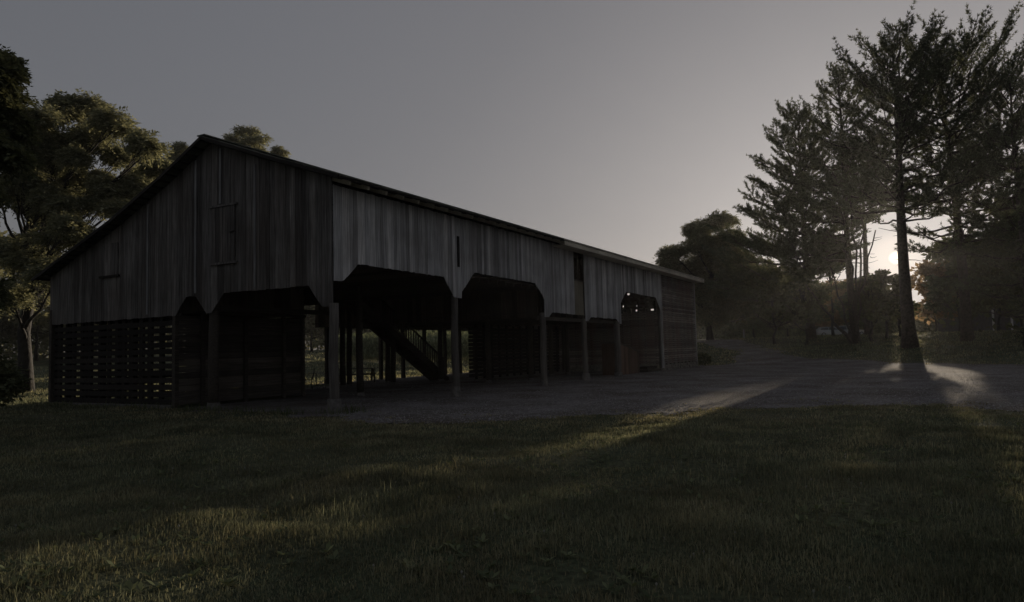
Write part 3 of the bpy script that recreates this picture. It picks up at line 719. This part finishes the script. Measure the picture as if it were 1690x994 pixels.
def gat(px, py, d):
    p = at(px, py, d); p[2] = float(hz(p[0], p[1])) - .08; return p
pines = []
pine("pine_tree", gat(1337, 556, 70), 22.5, "white pine with the lowest sweeping boughs, leftmost of the row", spread=8.0, r=.36, first=.13, seed=3, dens=1.3, dead=(.03, .1), bias=(.15, -.87, .48), lowcut=[(4.8, -.2, 1.5), (10.5, -.15, 3.9)],
     prof=lambda t: np.interp(t, [0, .15, .35, .6, .8, .93, 1], [.9, 1.05, .95, .7, .45, .28, .1]))
pine("pine_tree", gat(1412, 562, 65), 25.2, "white pine second from the left with slim leaning side stems at its foot", spread=6.6, r=.32, first=.3, seed=11, dead=(.06, .28), lean=(0, .3), lowcut=[(11, -.15, 1.8)],
     prof=lambda t: np.interp(t, [0, .3, .6, .8, .93, 1], [.9, 1, .8, .5, .28, .1]))
pine("pine_tree", gat(1503, 568, 55), 23.4, "thick trunked white pine right beside the low sun", spread=6.4, r=.44, first=.42, seed=5, dead=(.1, .4), lean=(0, .1))
pine("pine_tree", gat(1597, 566, 57), 24.0, "tallest white pine with bare lower trunk standing right of the sun", spread=7.4, r=.38, first=.3, seed=8, dead=(.12, .3), lean=(-.6, .6), dens=.9, bias=(.2, -.2, -.9),
     prof=lambda t: np.interp(t, [0, .3, .5, .7, .85, .95, 1], [.6, .8, .85, .95, .9, .7, .4]))
pine("pine_tree", gat(1702, 575, 50), 19.0, "dark white pine cut off by the right edge of the view", spread=4.2, r=.4, first=.12, seed=21, dead=(.03, .1))
pine("pine_tree", gat(1436, 560, 76), 20.0, "thinner white pine standing behind between the sun and its left neighbour", spread=4.6, r=.32, first=.6, seed=31, dead=(.1, .55))
# slim leaning stems rising from one foot
ms = empty("leaning_tree", tuple(gat(1409, 562, 63)), label="cluster of slim leaning bare stems fanning from one foot among the pines", cat="tree")
mm = MB()
for px, py, r0 in ((1330, 470, .2), (1382, 330, .16), (1420, 350, .18), (1395, 280, .13), (1445, 380, .14), (1370, 440, .12)):
    p = at(px, py, 63) - np.array(ms.location); limb(mm, (rng.normal(0, .1), rng.normal(0, .1), 0), p, r0, .05, .08, 7, 9)
    for k in range(6):
        e = p * rng.uniform(.4, .95); limb(mm, e, e + rng.normal(0, 1, 3) * np.array([1.2, 1.2, .5]), .03, .01, .2, 4, 4)
mm.build("trunk", BARK_P, ms, smooth=True)

def clumps_px(lst, dep, jd=1.5):
    return [(at(x, y, dep + rng.normal(0, jd)), r * dep / F) for x, y, r in lst]
# broadleaf at the far right end of the barn
broad_tree("broadleaf_tree", gat(1172, 562, 82), at(1175, 420, 82), .35,
    clumps_px([(1180, 375, 26), (1150, 400, 24), (1120, 420, 22), (1200, 400, 24), (1165, 440, 32), (1128, 450, 22), (1210, 440, 30), (1185, 480, 34), (1145, 490, 28), (1220, 490, 34), (1165, 520, 26), (1195, 365, 14), (1105, 440, 14), (1240, 460, 26), (1240, 510, 26)] + [(1172 + 62 * math.sqrt(a) * math.cos(b), 455 + 78 * math.sqrt(a) * math.sin(b), rng.uniform(10, 20)) for a, b in rng.random((34, 2)) * (1, 6.28)], 82, 2),
    L_FAR, "bushy broadleaf tree just beyond the far end of the barn", nf=1000, fs=(.5, .9), sub=8, lw=.42)
# big tree left of the barn
LT = gat(40, 645, 37)
broad_tree("walnut_tree", LT, at(50, 300, 37), .36,
    clumps_px([(52, 200, 26), (100, 182, 22), (152, 180, 24), (190, 205, 24), (240, 245, 22), (262, 275, 16), (200, 260, 26), (150, 235, 24), (95, 240, 28), (50, 260, 30), (130, 310, 26), (70, 350, 30), (185, 320, 24), (225, 305, 18), (205, 345, 18),
               (25, 320, 40), (110, 400, 40), (160, 400, 30), (60, 430, 36), (20, 420, 34), (15, 220, 34), (95, 455, 26), (20, 490, 24)] + [(118 + 135 * math.sqrt(a) * math.cos(b), 305 + 105 * math.sqrt(a) * math.sin(b), rng.uniform(9, 20)) for a, b in rng.random((22, 2)) * (1, 6.28)], 37, 1.6),
    L_WALNUT, "big spreading walnut tree on the lawn left of the barn", nf=560, fs=(.4, .7), sub=9, lw=.42)
# crown tops of the trees behind the roof
broad_tree("walnut_tree", gat(410, 592, 74), at(405, 300, 74), .3,
    clumps_px([(405, 222, 15), (390, 238, 16), (420, 235, 16), (385, 252, 13), (430, 250, 14), (465, 252, 9), (405, 262, 26), (450, 280, 26), (370, 280, 26), (400, 320, 40)], 74, .8),
    L_WALNUT, "walnut tree whose top shows above the barn ridge, right of the peak", nf=420, fs=(.4, .7), sub=7, lw=.4)
broad_tree("walnut_tree", gat(300, 594, 70), at(295, 330, 70), .25,
    clumps_px([(302, 246, 12), (292, 258, 13), (275, 285, 18), (300, 290, 22), (250, 320, 26), (320, 330, 26)], 70, .8),
    L_WALNUT, "walnut tree peeping over the long left slope of the roof", nf=420, fs=(.4, .7), sub=6, lw=.4)
# near dark branch at the left edge
NT = on_ground(-330, 760)
broad_tree("ash_tree", NT, NT + np.array([.2, .3, 8.5]), .3,
    clumps_px([(-62, 150, 48), (2, 106, 9), (-12, 125, 18), (0, 165, 18), (5, 205, 18), (-30, 250, 42), (-60, 330, 50), (-120, 220, 70), (-150, 420, 80), (-110, 110, 40), (-200, 300, 90), (-12, 625, 14), (-60, 590, 40), (-90, 500, 60)], 15.5, .6),
    L_DARK, "dark ash tree reaching into view at the left edge", nf=520, fs=(.3, .5), sub=9, lw=.42)
# shrub at barn corner
def shrub(name, c, r, h, n, leaf, label, cat="shrub", group=None, fs=(.12, .2)):
    c = np.array(c, float); o = empty(name, tuple(c), label=label, cat=cat, group=group); s_ = MB()
    for k in range(9):
        a = rng.random() * 6.28; s_.tube([(0, 0, 0), (.4 * r * math.cos(a), .4 * r * math.sin(a), h * .5), (.8 * r * math.cos(a + .3), .8 * r * math.sin(a + .3), h * .9)], [.02 * h + .005, .015 * h, .004], 5)
    s_.build("stem", BARK_L, o)
    q = rng.normal(0, 1, (n, 3)); q /= np.linalg.norm(q, axis=1, keepdims=True); rad = rng.random(n) ** .4; lob = 1 + .25 * np.sin(q[:, 0] * 5 + q[:, 2] * 4)
    P = q * (rad * lob)[:, None] * np.array([r, r, h * .5]) + np.array([0, 0, h * .52]); P[:, 2] = np.abs(P[:, 2])
    D = q + rng.normal(0, .6, (n, 3)); D /= np.linalg.norm(D, axis=1, keepdims=True); L = rng.uniform(fs[0], fs[1], n)[:, None]
    wv = np.cross(D, rng.normal(0, 1, (n, 3))); wv /= np.linalg.norm(wv, axis=1, keepdims=True)
    V = np.stack([P, P + D * L * .5 + wv * L * .28, P + D * L, P + D * L * .5 - wv * L * .28], 1).reshape(-1, 3)
    np_mesh("foliage", V, quads(V), leaf, o); return o
shrub("shrub", (37.95, -.35, 0.02), .42, .8, 2600, L_DARK, "small dark shrub against the far corner of the barn")

# understory and background trees
def bg_tree(px, py, d, top_py, wpx, leaf, label, group="background trees", nc=9, nf=160, fs=None, seed=0, name="background_tree", low=.25, r=None):
    b = gat(px, py, d); zt = at(px, top_py, d)[2]; H = zt - b[2]; wr = wpx * d / F; cl = []
    for k in range(nc):
        t = low + (1 - low) * (k + .5) / nc; rr = wr * math.sin(math.pi * min(.93, .2 + .75 * t)) ** .7
        for s in range(2):
            a = rng.random() * 6.28; cl.append((b + np.array([math.cos(a) * rr * .6, math.sin(a) * rr * .6, H * t]), wr * rng.uniform(.38, .55)))
    cl.append((b + np.array([0, 0, H * .93]), wr * .35))
    return broad_tree(name, b, b + np.array([0, 0, H * .75]), r or max(.12, H * .014), cl, leaf, label, group=group, nf=nf if fs else int(nf * 2.6), fs=fs or (d * .005, d * .0095), sub=7, kind="leaf")
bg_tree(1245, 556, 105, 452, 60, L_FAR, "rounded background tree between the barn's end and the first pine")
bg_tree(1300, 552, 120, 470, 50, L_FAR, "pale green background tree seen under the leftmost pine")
bg_tree(1545, 560, 90, 440, 42, L_WARM, "thin backlit tree just right of the sun with pinkish sun glow put into its leaf colour", nf=48, nc=8)
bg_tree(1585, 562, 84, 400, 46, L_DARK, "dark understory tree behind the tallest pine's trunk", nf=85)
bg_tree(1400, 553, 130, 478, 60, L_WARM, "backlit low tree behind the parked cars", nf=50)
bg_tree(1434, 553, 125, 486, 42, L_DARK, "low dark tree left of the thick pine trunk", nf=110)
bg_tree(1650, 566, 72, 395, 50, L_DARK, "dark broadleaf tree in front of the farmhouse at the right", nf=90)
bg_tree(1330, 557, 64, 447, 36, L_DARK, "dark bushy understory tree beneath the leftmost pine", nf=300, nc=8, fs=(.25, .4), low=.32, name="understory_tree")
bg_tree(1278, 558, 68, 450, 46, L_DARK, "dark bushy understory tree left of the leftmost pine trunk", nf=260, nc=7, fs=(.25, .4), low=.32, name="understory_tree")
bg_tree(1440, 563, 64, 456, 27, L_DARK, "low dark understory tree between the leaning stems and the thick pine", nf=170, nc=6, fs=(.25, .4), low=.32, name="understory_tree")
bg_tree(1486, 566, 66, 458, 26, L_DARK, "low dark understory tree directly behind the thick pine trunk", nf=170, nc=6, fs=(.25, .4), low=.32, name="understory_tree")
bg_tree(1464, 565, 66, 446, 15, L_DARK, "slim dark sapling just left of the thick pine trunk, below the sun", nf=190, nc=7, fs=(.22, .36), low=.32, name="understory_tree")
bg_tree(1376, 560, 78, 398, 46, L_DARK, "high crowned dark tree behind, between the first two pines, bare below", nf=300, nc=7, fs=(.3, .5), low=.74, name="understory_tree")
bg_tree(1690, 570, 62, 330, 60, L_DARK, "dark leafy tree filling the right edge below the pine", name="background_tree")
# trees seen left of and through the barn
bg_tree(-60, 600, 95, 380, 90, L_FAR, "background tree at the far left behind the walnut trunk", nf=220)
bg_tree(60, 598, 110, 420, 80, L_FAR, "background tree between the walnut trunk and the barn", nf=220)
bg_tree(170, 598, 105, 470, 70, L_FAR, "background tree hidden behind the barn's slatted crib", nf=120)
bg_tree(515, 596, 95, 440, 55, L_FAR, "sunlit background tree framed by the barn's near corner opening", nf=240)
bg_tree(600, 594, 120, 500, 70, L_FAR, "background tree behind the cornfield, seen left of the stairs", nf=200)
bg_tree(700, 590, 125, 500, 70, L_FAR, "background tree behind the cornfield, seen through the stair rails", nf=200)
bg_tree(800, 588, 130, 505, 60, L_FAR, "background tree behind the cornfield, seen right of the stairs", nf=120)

# far woods: one mass of trees nobody could count
def woods(path, hmin, hmax, n, leaf, label, name="far_woods", depth=12, fs=(.8, 1.6), low=0.0):
    P = np.array(path, float); seg = np.hypot(*(P[1:] - P[:-1]).T); cum = np.concatenate([[0], np.cumsum(seg)])
    u = rng.random(n) * cum[-1]; x = np.interp(u, cum, P[:, 0]) + rng.normal(0, depth / 2.5, n); y = np.interp(u, cum, P[:, 1]) + rng.normal(0, depth / 2.5, n)
    hh = hmin + (hmax - hmin) * (.5 + .25 * np.sin(u * .21) + .15 * np.sin(u * .53 + 1) + .1 * np.sin(u * 1.3 + 2))
    z = hz(x, y) + hh * (low + (1 - low) * rng.random(n) ** .8) * (1 - .12 * rng.random(n))
    C = np.stack([x, y, z], 1); D = rng.normal(0, 1, (n, 3)); D /= np.linalg.norm(D, axis=1, keepdims=True); L = rng.uniform(fs[0], fs[1], n)[:, None]
    wv = np.cross(D, rng.normal(0, 1, (n, 3))); wv /= np.linalg.norm(wv, axis=1, keepdims=True)
    V = np.stack([C, C + D * L * .5 + wv * L * .3, C + D * L, C + D * L * .5 - wv * L * .3], 1).reshape(-1, 3)
    return np_mesh(name, V, quads(V), leaf, label=label, cat="woods", kind="stuff")
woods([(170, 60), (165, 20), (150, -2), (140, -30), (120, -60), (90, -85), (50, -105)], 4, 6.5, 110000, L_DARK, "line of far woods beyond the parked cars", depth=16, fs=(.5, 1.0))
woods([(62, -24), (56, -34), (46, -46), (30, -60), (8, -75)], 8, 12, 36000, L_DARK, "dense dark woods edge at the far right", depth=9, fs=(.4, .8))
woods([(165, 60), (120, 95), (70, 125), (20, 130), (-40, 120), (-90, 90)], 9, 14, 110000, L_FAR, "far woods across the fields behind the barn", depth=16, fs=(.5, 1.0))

# corn rows behind the barn
def corn():
    V = []; 
    for row in range(10):
        a = at(548, 596, 66 + row * .9); b = at(800, 591, 66 + row * .9); n = 210
        for k in range(n):
            t = (k + rng.random() * .6) / n; p = a * (1 - t) + b * t; p[2] = float(hz(p[0], p[1])); h_ = rng.uniform(1.9, 2.5)
            V.append([p + (-.015, 0, 0), p + (.015, 0, 0), p + (.008, 0, h_), p + (-.008, 0, h_)])
            for q in range(7):
                z = h_ * (.25 + .11 * q); az = rng.random() * 6.28; d = np.array([math.cos(az), math.sin(az), 0]); w_ = np.array([-d[1], d[0], 0]) * .045; L = rng.uniform(.35, .6)
                s = p + (0, 0, z); m_ = s + d * L * .5 + (0, 0, .22); e = s + d * L + (0, 0, -.15)
                V.append([s - w_ * .6, s + w_ * .6, m_ + w_, m_ - w_]); V.append([m_ - w_, m_ + w_, e + w_ * .15, e - w_ * .15])
    V = np.array(V, float).reshape(-1, 3); np_mesh("corn_rows", V, quads(V), L_CORN, label="rows of standing corn in the field behind the barn", cat="corn", kind="stuff")
corn()

# ------------------------------------------------------------------ lawn
def in_view(x, y, z, margin):
    P = np.stack([x, y, z], -1) - EYE; c = P @ CAM
    d = c[..., 2]; px = CX + F * c[..., 0] / np.maximum(d, .1); py = CY + F * c[..., 1] / np.maximum(d, .1)
    return (d > 2.5) & (px > -margin) & (px < 1690 + margin) & (py < 994 + margin * 1.5), d
def grass():
    pts = []; dd = []
    bands = [(3.2, 5, 4200), (5, 7, 3300), (7, 9.5, 2300), (9.5, 13, 1400), (13, 18, 800), (18, 26, 330), (26, 40, 120), (40, 62, 45), (62, 90, 14)]
    for d0, d1, dn in bands:
        hw = .72 * d1 * 1.12 + .6; area = (d1 - d0) * 2 * hw; n = int(area * dn)
        dep = rng.uniform(d0, d1, n); lat = rng.uniform(-hw, hw, n)
        fwd = np.array([CAM[0, 2], CAM[1, 2]]); fwd /= np.linalg.norm(fwd); rt = np.array([fwd[1], -fwd[0]])
        x = EYE[0] + fwd[0] * dep + rt[0] * lat; y = EYE[1] + fwd[1] * dep + rt[1] * lat
        dr = drive_dist(x, y)
        ok = (dr > rng.exponential(.38, n) - .22 - .5 * (vn(x, y, .5, 9) > .72)) | ((vn(x, y, .35, 5) > .78) & (dr > -2.0) & (rng.random(n) < .5))
        ok &= rng.random(n) < np.clip(.1 + 1.25 * vn(x, y, .8, 6), 0, 1) * np.clip(.45 + 1.2 * vn(x, y, .23, 14), 0, 1)
        ok &= ~((x > .1) & (x < 37.3) & (y > .1) & (y < 13.4))
        pts.append(np.stack([x[ok], y[ok]], 1)); dd.append(dep[ok])
    P = np.concatenate(pts); d = np.concatenate(dd); n = len(P); x, y = P[:, 0], P[:, 1]
    z = hz(x, y) + lump(x, y) - .01
    tuft = np.clip(1.6 * vn(x, y, .45, 7) - .3, 0, 1); big = np.clip(1.8 * vn(x, y, 2.8, 8) - .4, 0, 1); mid = vn(x, y, 1.1, 10)
    near_edge = np.clip(1 - drive_dist(x, y) / 2.2, 0, 1)
    h = (.022 + .07 * tuft * rng.random(n) + .025 * rng.random(n) + .03 * big) * (1 + np.clip(d - 18, 0, 30) * .03)
    h *= 1 - .35 * near_edge
    tall = rng.random(n) < .012; h[tall] *= 1.9
    wdt = .0032 * np.maximum(1, d / 6.5) * rng.uniform(.7, 1.4, n)
    az = rng.random(n) * 6.28; ln = np.abs(rng.normal(0, .55, n)); dirx = np.cos(az); diry = np.sin(az)
    B = np.stack([x, y, z], 1); S = np.stack([-diry, dirx, np.zeros(n)], 1) * wdt[:, None]
    Dv = np.stack([dirx, diry, np.zeros(n)], 1)
    M1 = B + Dv * (h * ln * .3)[:, None] + np.array([0, 0, 1.]) * (h * .6)[:, None]
    T = B + Dv * (h * ln)[:, None] + np.array([0, 0, 1.]) * (h * (1 - .18 * ln))[:, None]
    V = np.stack([B - S, B + S, M1 + S * .8, M1 - S * .8, T], 1).reshape(-1, 3)
    dry = np.clip(near_edge * .6 + .55 * np.clip(mid * 2 - 1.15, 0, 1) + .35 * (1 - big) * rng.random(n) + (rng.random(n) < .10) * .7 + (np.clip(1 - np.abs(drive_dist(x, y) - 1.2) / 1.2, 0, 1)) * .75 * (x < 2) * vn(x, y, .7, 12), 0, 1)
    g1 = np.array([.115, .135, .10]); g2 = np.array([.20, .21, .155]); br = np.array([.30, .265, .18])
    r_ = rng.random(n)[:, None]; c = (g1 * (1 - r_) + g2 * r_); c = c * (1 - .75 * dry[:, None]) + br * (.75 * dry)[:, None]; c *= rng.uniform(.55, 1.45, n)[:, None] * (.65 + .7 * vn(x, y, .5, 30))[:, None]
    c = np.repeat(c, 5, 0)
    i = np.arange(n) * 5; me = []
    T3 = np.concatenate([np.stack([i, i + 1, i + 2], 1), np.stack([i, i + 2, i + 3], 1), np.stack([i + 3, i + 2, i + 4], 1)])
    np_mesh("grass", V, T3, L_GRASS, color=c, label="mown lawn grass in front of the barn and under the trees", cat="grass", kind="stuff")
    print("blades", n)
grass()
# taller weeds round the near corner post
def weeds():
    n = 900; a = rng.random(n) * 6.28; rr = rng.random(n) ** .6
    spots = np.array([(-.25, -.15, .55), (-.6, 1.2, .5), (-.5, 2.6, .6), (.35, -.35, .4), (-.4, 4.2, .6), (-.3, 5.6, .5), (-.35, 7.5, .6), (-.35, 9.6, .7), (-.35, 11.8, .7)])
    s = spots[rng.integers(0, len(spots), n)]; x = s[:, 0] + np.cos(a) * rr * s[:, 2]; y = s[:, 1] + np.sin(a) * rr * s[:, 2] * 1.5
    h = rng.uniform(.08, .26, n); L = rng.normal(0, .35, (n, 2)); S = np.stack([-np.sin(a), np.cos(a), np.zeros(n)], 1) * .006
    B = np.stack([x, y, hz(x, y) - .01], 1); T = B + np.stack([L[:, 0] * h, L[:, 1] * h, h], 1); M1 = (B + T) / 2 + np.array([0, 0, .02])
    V = np.stack([B - S, B + S, M1 + S, M1 - S, M1 - S, M1 + S, T + S * .1, T - S * .1], 1).reshape(-1, 3)
    c = np.repeat(np.array([.09, .11, .06]) * rng.uniform(.6, 1.7, n)[:, None], 8, 0)
    np_mesh("weeds", V, quads(V), L_GRASS, color=c, label="taller weeds along the gable foot and round the corner post", cat="weeds", kind="stuff")
weeds()
def clover():
    n = 150; dep = rng.uniform(4, 17, n); lat = rng.uniform(-1, 1, n) * .75 * dep
    fwd = np.array([CAM[0, 2], CAM[1, 2]]); fwd /= np.linalg.norm(fwd)
    x = EYE[0] + fwd[0] * dep + fwd[1] * lat; y = EYE[1] + fwd[1] * dep - fwd[0] * lat
    ok = (drive_dist(x, y) > .3) & (vn(x, y, 1.6, 20) > .45) & ~((x > -.3) & (y > -.3)); x, y = x[ok], y[ok]; mb = MB()
    for a, b in zip(x, y):
        z = float(hz(a, b) + lump(a, b)); h = random.uniform(.05, .09); r = random.uniform(.006, .011)
        mb.tube([(a, b, z), (a + .005, b, z + h)], .0015, 3, cap=False); mb.tube([(a + .005, b, z + h - r), (a + .005, b, z + h), (a + .005, b, z + h + r)], [r * .5, r, r * .4], 6)
    mb.build("clover_flowers", CLOVER, label="scattered pale clover heads in the lawn", cat="clover", kind="stuff")
clover()
def loose_stones():
    n = 26000; px = rng.uniform(540, 1690, n); py = rng.uniform(596, 705, n)
    P = np.stack([px - CX, py - CY, np.full(n, F)], 1) @ CAM.T; t = (0 - EYE[2]) / P[:, 2]; x = EYE[0] + P[:, 0] * t; y = EYE[1] + P[:, 1] * t
    ok = (t > 0) & (x < 36) & (drive_dist(x, y) < .25 * rng.random(n)); x, y = x[ok], y[ok]; n = len(x); z = hz(x, y) + .004
    r = rng.uniform(.009, .03, n) * (1 + .6 * (rng.random(n) < .06)); a = rng.random(n) * 6.28; V = []
    for k in range(4): V.append(np.stack([x + r * np.cos(a + k * 1.57) * rng.uniform(.7, 1.2, n), y + r * np.sin(a + k * 1.57) * rng.uniform(.7, 1.2, n), z - .003], 1))
    V.append(np.stack([x + rng.normal(0, .2, n) * r, y + rng.normal(0, .2, n) * r, z + r * rng.uniform(.5, .95, n)], 1))
    V = np.stack(V, 1).reshape(-1, 3); i = np.arange(n) * 5
    T = np.concatenate([np.stack([i + k, i + (k + 1) % 4, i + 4], 1) for k in range(4)])
    np_mesh("loose_gravel", V, T, STONES, label="loose stones lying on the gravel drive", cat="gravel", kind="stuff")
loose_stones()
def broad_weeds():
    n = 1500; dep = 4 + 16 * rng.random(n) ** 1.2; lat = rng.uniform(-1, 1, n) * .78 * dep
    fwd = np.array([CAM[0, 2], CAM[1, 2]]); fwd /= np.linalg.norm(fwd)
    x = EYE[0] + fwd[0] * dep + fwd[1] * lat; y = EYE[1] + fwd[1] * dep - fwd[0] * lat
    ok = (drive_dist(x, y) > .1) & (vn(x, y, 1.3, 22) > .5) & ~((x > -.3) & (y > -.3)); x, y = x[ok], y[ok]; n = len(x); z = hz(x, y) + lump(x, y); VV = []
    for k in range(7):
        a = k * .9 + rng.random(n) * .6; L = rng.uniform(.035, .085, n); d = np.stack([np.cos(a), np.sin(a), rng.uniform(.25, .9, n)], 1); w_ = np.stack([-np.sin(a), np.cos(a), np.zeros(n)], 1) * (L * .24)[:, None]
        B = np.stack([x, y, z + .015], 1); VV.append(np.stack([B, B + d * (L * .55)[:, None] + w_, B + d * L[:, None] - [0, 0, .008], B + d * (L * .55)[:, None] - w_], 1))
    V = np.concatenate(VV).reshape(-1, 3); np_mesh("lawn_weeds", V, quads(V), L_WEED, label="low broad leaved weeds growing in the lawn", cat="weeds", kind="stuff")
broad_weeds()

# ------------------------------------------------------------------ cars, house, post
def car(loc, rz, paint, label, van=False):
    c = empty("parked_car", loc, rz, label=label, cat="car", group="cars parked beyond the pines")
    L, Wd = 4.6, .9
    side = [(-2.3, .35), (-2.32, .75), (-2.2, .98), (-1.75, 1.42 if not van else 1.62), (.15, 1.46 if not van else 1.66), (1.0, .98), (2.15, .85), (2.32, .6), (2.3, .32), (1.85, .28), (1.7, .52), (1.45, .62), (1.2, .52), (1.05, .28), (-1.05, .28), (-1.2, .52), (-1.45, .62), (-1.7, .52), (-1.85, .28)]
    q = MB(); n = len(side)
    def wy(z): return Wd * (1 if z < .95 else 1 - .22 * (z - .95) / .5)
    vs = [(x, -wy(z), z) for x, z in side] + [(x, wy(z), z) for x, z in side]
    q.add(vs, [tuple(range(n)), tuple(range(n, 2 * n))[::-1]] + [(i, (i + 1) % n, n + (i + 1) % n, n + i) for i in range(n)])
    q.build("body", paint, c)
    zt = 1.36 if not van else 1.55
    for s in (-1, 1):
        for x0, x1, k0, k1 in ((-1.95, -.75, .3, 0), (-.68, .72, 0, .72)):
            w1 = wy(1.0) + .004; w2 = wy(zt) + .004; q = MB()
            q.add([(x0, s * w1, 1.0), (x1, s * w1, 1.0), (x1 - k1, s * w2, zt), (x0 + k0, s * w2, zt), (x0, s * (w1 - .02), 1.0), (x1, s * (w1 - .02), 1.0), (x1 - k1, s * (w2 - .02), zt), (x0 + k0, s * (w2 - .02), zt)],
                  [(0, 1, 2, 3), (4, 7, 6, 5), (0, 4, 5, 1), (1, 5, 6, 2), (2, 6, 7, 3), (3, 7, 4, 0)]); q.build("window", GLASS, c)
        for x in (-1.45, 1.45):
            q = MB(); q.tube([(x, s * .68, .32), (x, s * .9, .32)], .32, 20); wh = q.build("wheel", RUBBER, c)
            q = MB(); q.tube([(x, s * .9, .32), (x, s * .91, .32)], .19, 14); q.build("rim", PAINT, wh)
        q = MB(); q.box((2.2, s * .62 - .14, .62), (2.325, s * .62 + .14, .76)); q.build("headlight", WHITEP, c)
    q = MB(); q.add([(.22, -.68, 1.425), (.22, .68, 1.425), (.95, .8, 1.01), (.95, -.8, 1.01), (.24, -.68, 1.44), (.24, .68, 1.44), (.97, .8, 1.03), (.97, -.8, 1.03)], [(0, 1, 2, 3), (4, 7, 6, 5), (0, 4, 5, 1), (1, 5, 6, 2), (2, 6, 7, 3), (3, 7, 4, 0)])
    q.build("windscreen", GLASS, c)
    return c
p = gat(1374, 555, 108); car(tuple(p), math.atan2(CAM[1, 0], CAM[0, 0]) - .15, PAINT, "silver car parked beyond the pines, left of the leaning stems")
p = gat(1403, 554, 114); car(tuple(p), math.atan2(CAM[1, 0], CAM[0, 0]) - .1, PAINT2, "pale van half hidden behind the leaning stems", van=True)

hp = gat(1655, 560, 92); hrz = math.atan2(CAM[1, 0], CAM[0, 0]) + .25
ho = empty("farmhouse", tuple(hp), hrz, label="grey roofed farmhouse barely visible in the woods at the right", cat="house")
q = MB(); q.box((-4, 0, 0), (5, 6, 5.6)); q.build("wall", HWALL, ho)
q = MB(); q.prism([(-.6, 5.5), (3, 8.6), (6.6, 5.5), (6.6, 5.62), (3, 8.75), (-.6, 5.62)], lambda a, z, d: (d, a, z), -4.5, 5.5); q.build("roof", HROOF, ho)
q = MB(); q.add([(-4, -2.4, 2.9), (5, -2.4, 2.9), (5, -.01, 3.5), (-4, -.01, 3.5), (-4, -2.4, 3.0), (5, -2.4, 3.0), (5, -.01, 3.6), (-4, -.01, 3.6)], [(0, 3, 2, 1), (4, 5, 6, 7), (0, 1, 5, 4), (1, 2, 6, 5), (2, 3, 7, 6), (3, 0, 4, 7)]); q.build("porch_roof", HROOF, ho)
for x in (-3.8, -.9, 2.0, 4.8):
    q = MB(); q.box((x - .08, -2.3, 0), (x + .08, -2.14, 2.9)); q.build("porch_post", WHITEP, ho)
for x in (-2.6, .6, 3.4):
    q = MB(); q.box((x - .45, -.04, 3.9), (x + .45, .0, 5.1)); wn = q.build("window", GLASS, ho)
    q = MB(); q.box((x - .52, -.05, 3.8), (x + .52, -.003, 3.9)); q.build("sill", WHITEP, wn)

p = gat(1228, 562, 84); q = MB(); q.box((-.07, -.07, 0), (.07, .07, 1.25)); q.box((-.09, -.09, 1.25), (.09, .09, 1.3)); o = q.build("marker_post", WHITEP, label="short pale marker post at the drive's far edge", cat="post"); o.location = tuple(p)

# ------------------------------------------------------------------ evening haze
hb = MB(); hb.box((-60, -170, -1.5), (260, 200, 34)); HZ = bpy.data.materials.new("evening_haze"); HZ.use_nodes = True
t_ = HZ.node_tree; t_.nodes.clear(); mo = t_.nodes.new("ShaderNodeOutputMaterial"); pv = t_.nodes.new("ShaderNodeVolumePrincipled")
pv.inputs['Color'].default_value = (.95, .95, .96, 1); pv.inputs['Density'].default_value = .00025; pv.inputs['Anisotropy'].default_value = .6
t_.links.new(pv.outputs[0], mo.inputs['Volume']); hb.build("haze", HZ, kind="stuff", label="thin evening haze in the air", cat="haze")
scene.cycles.volume_bounces = 0
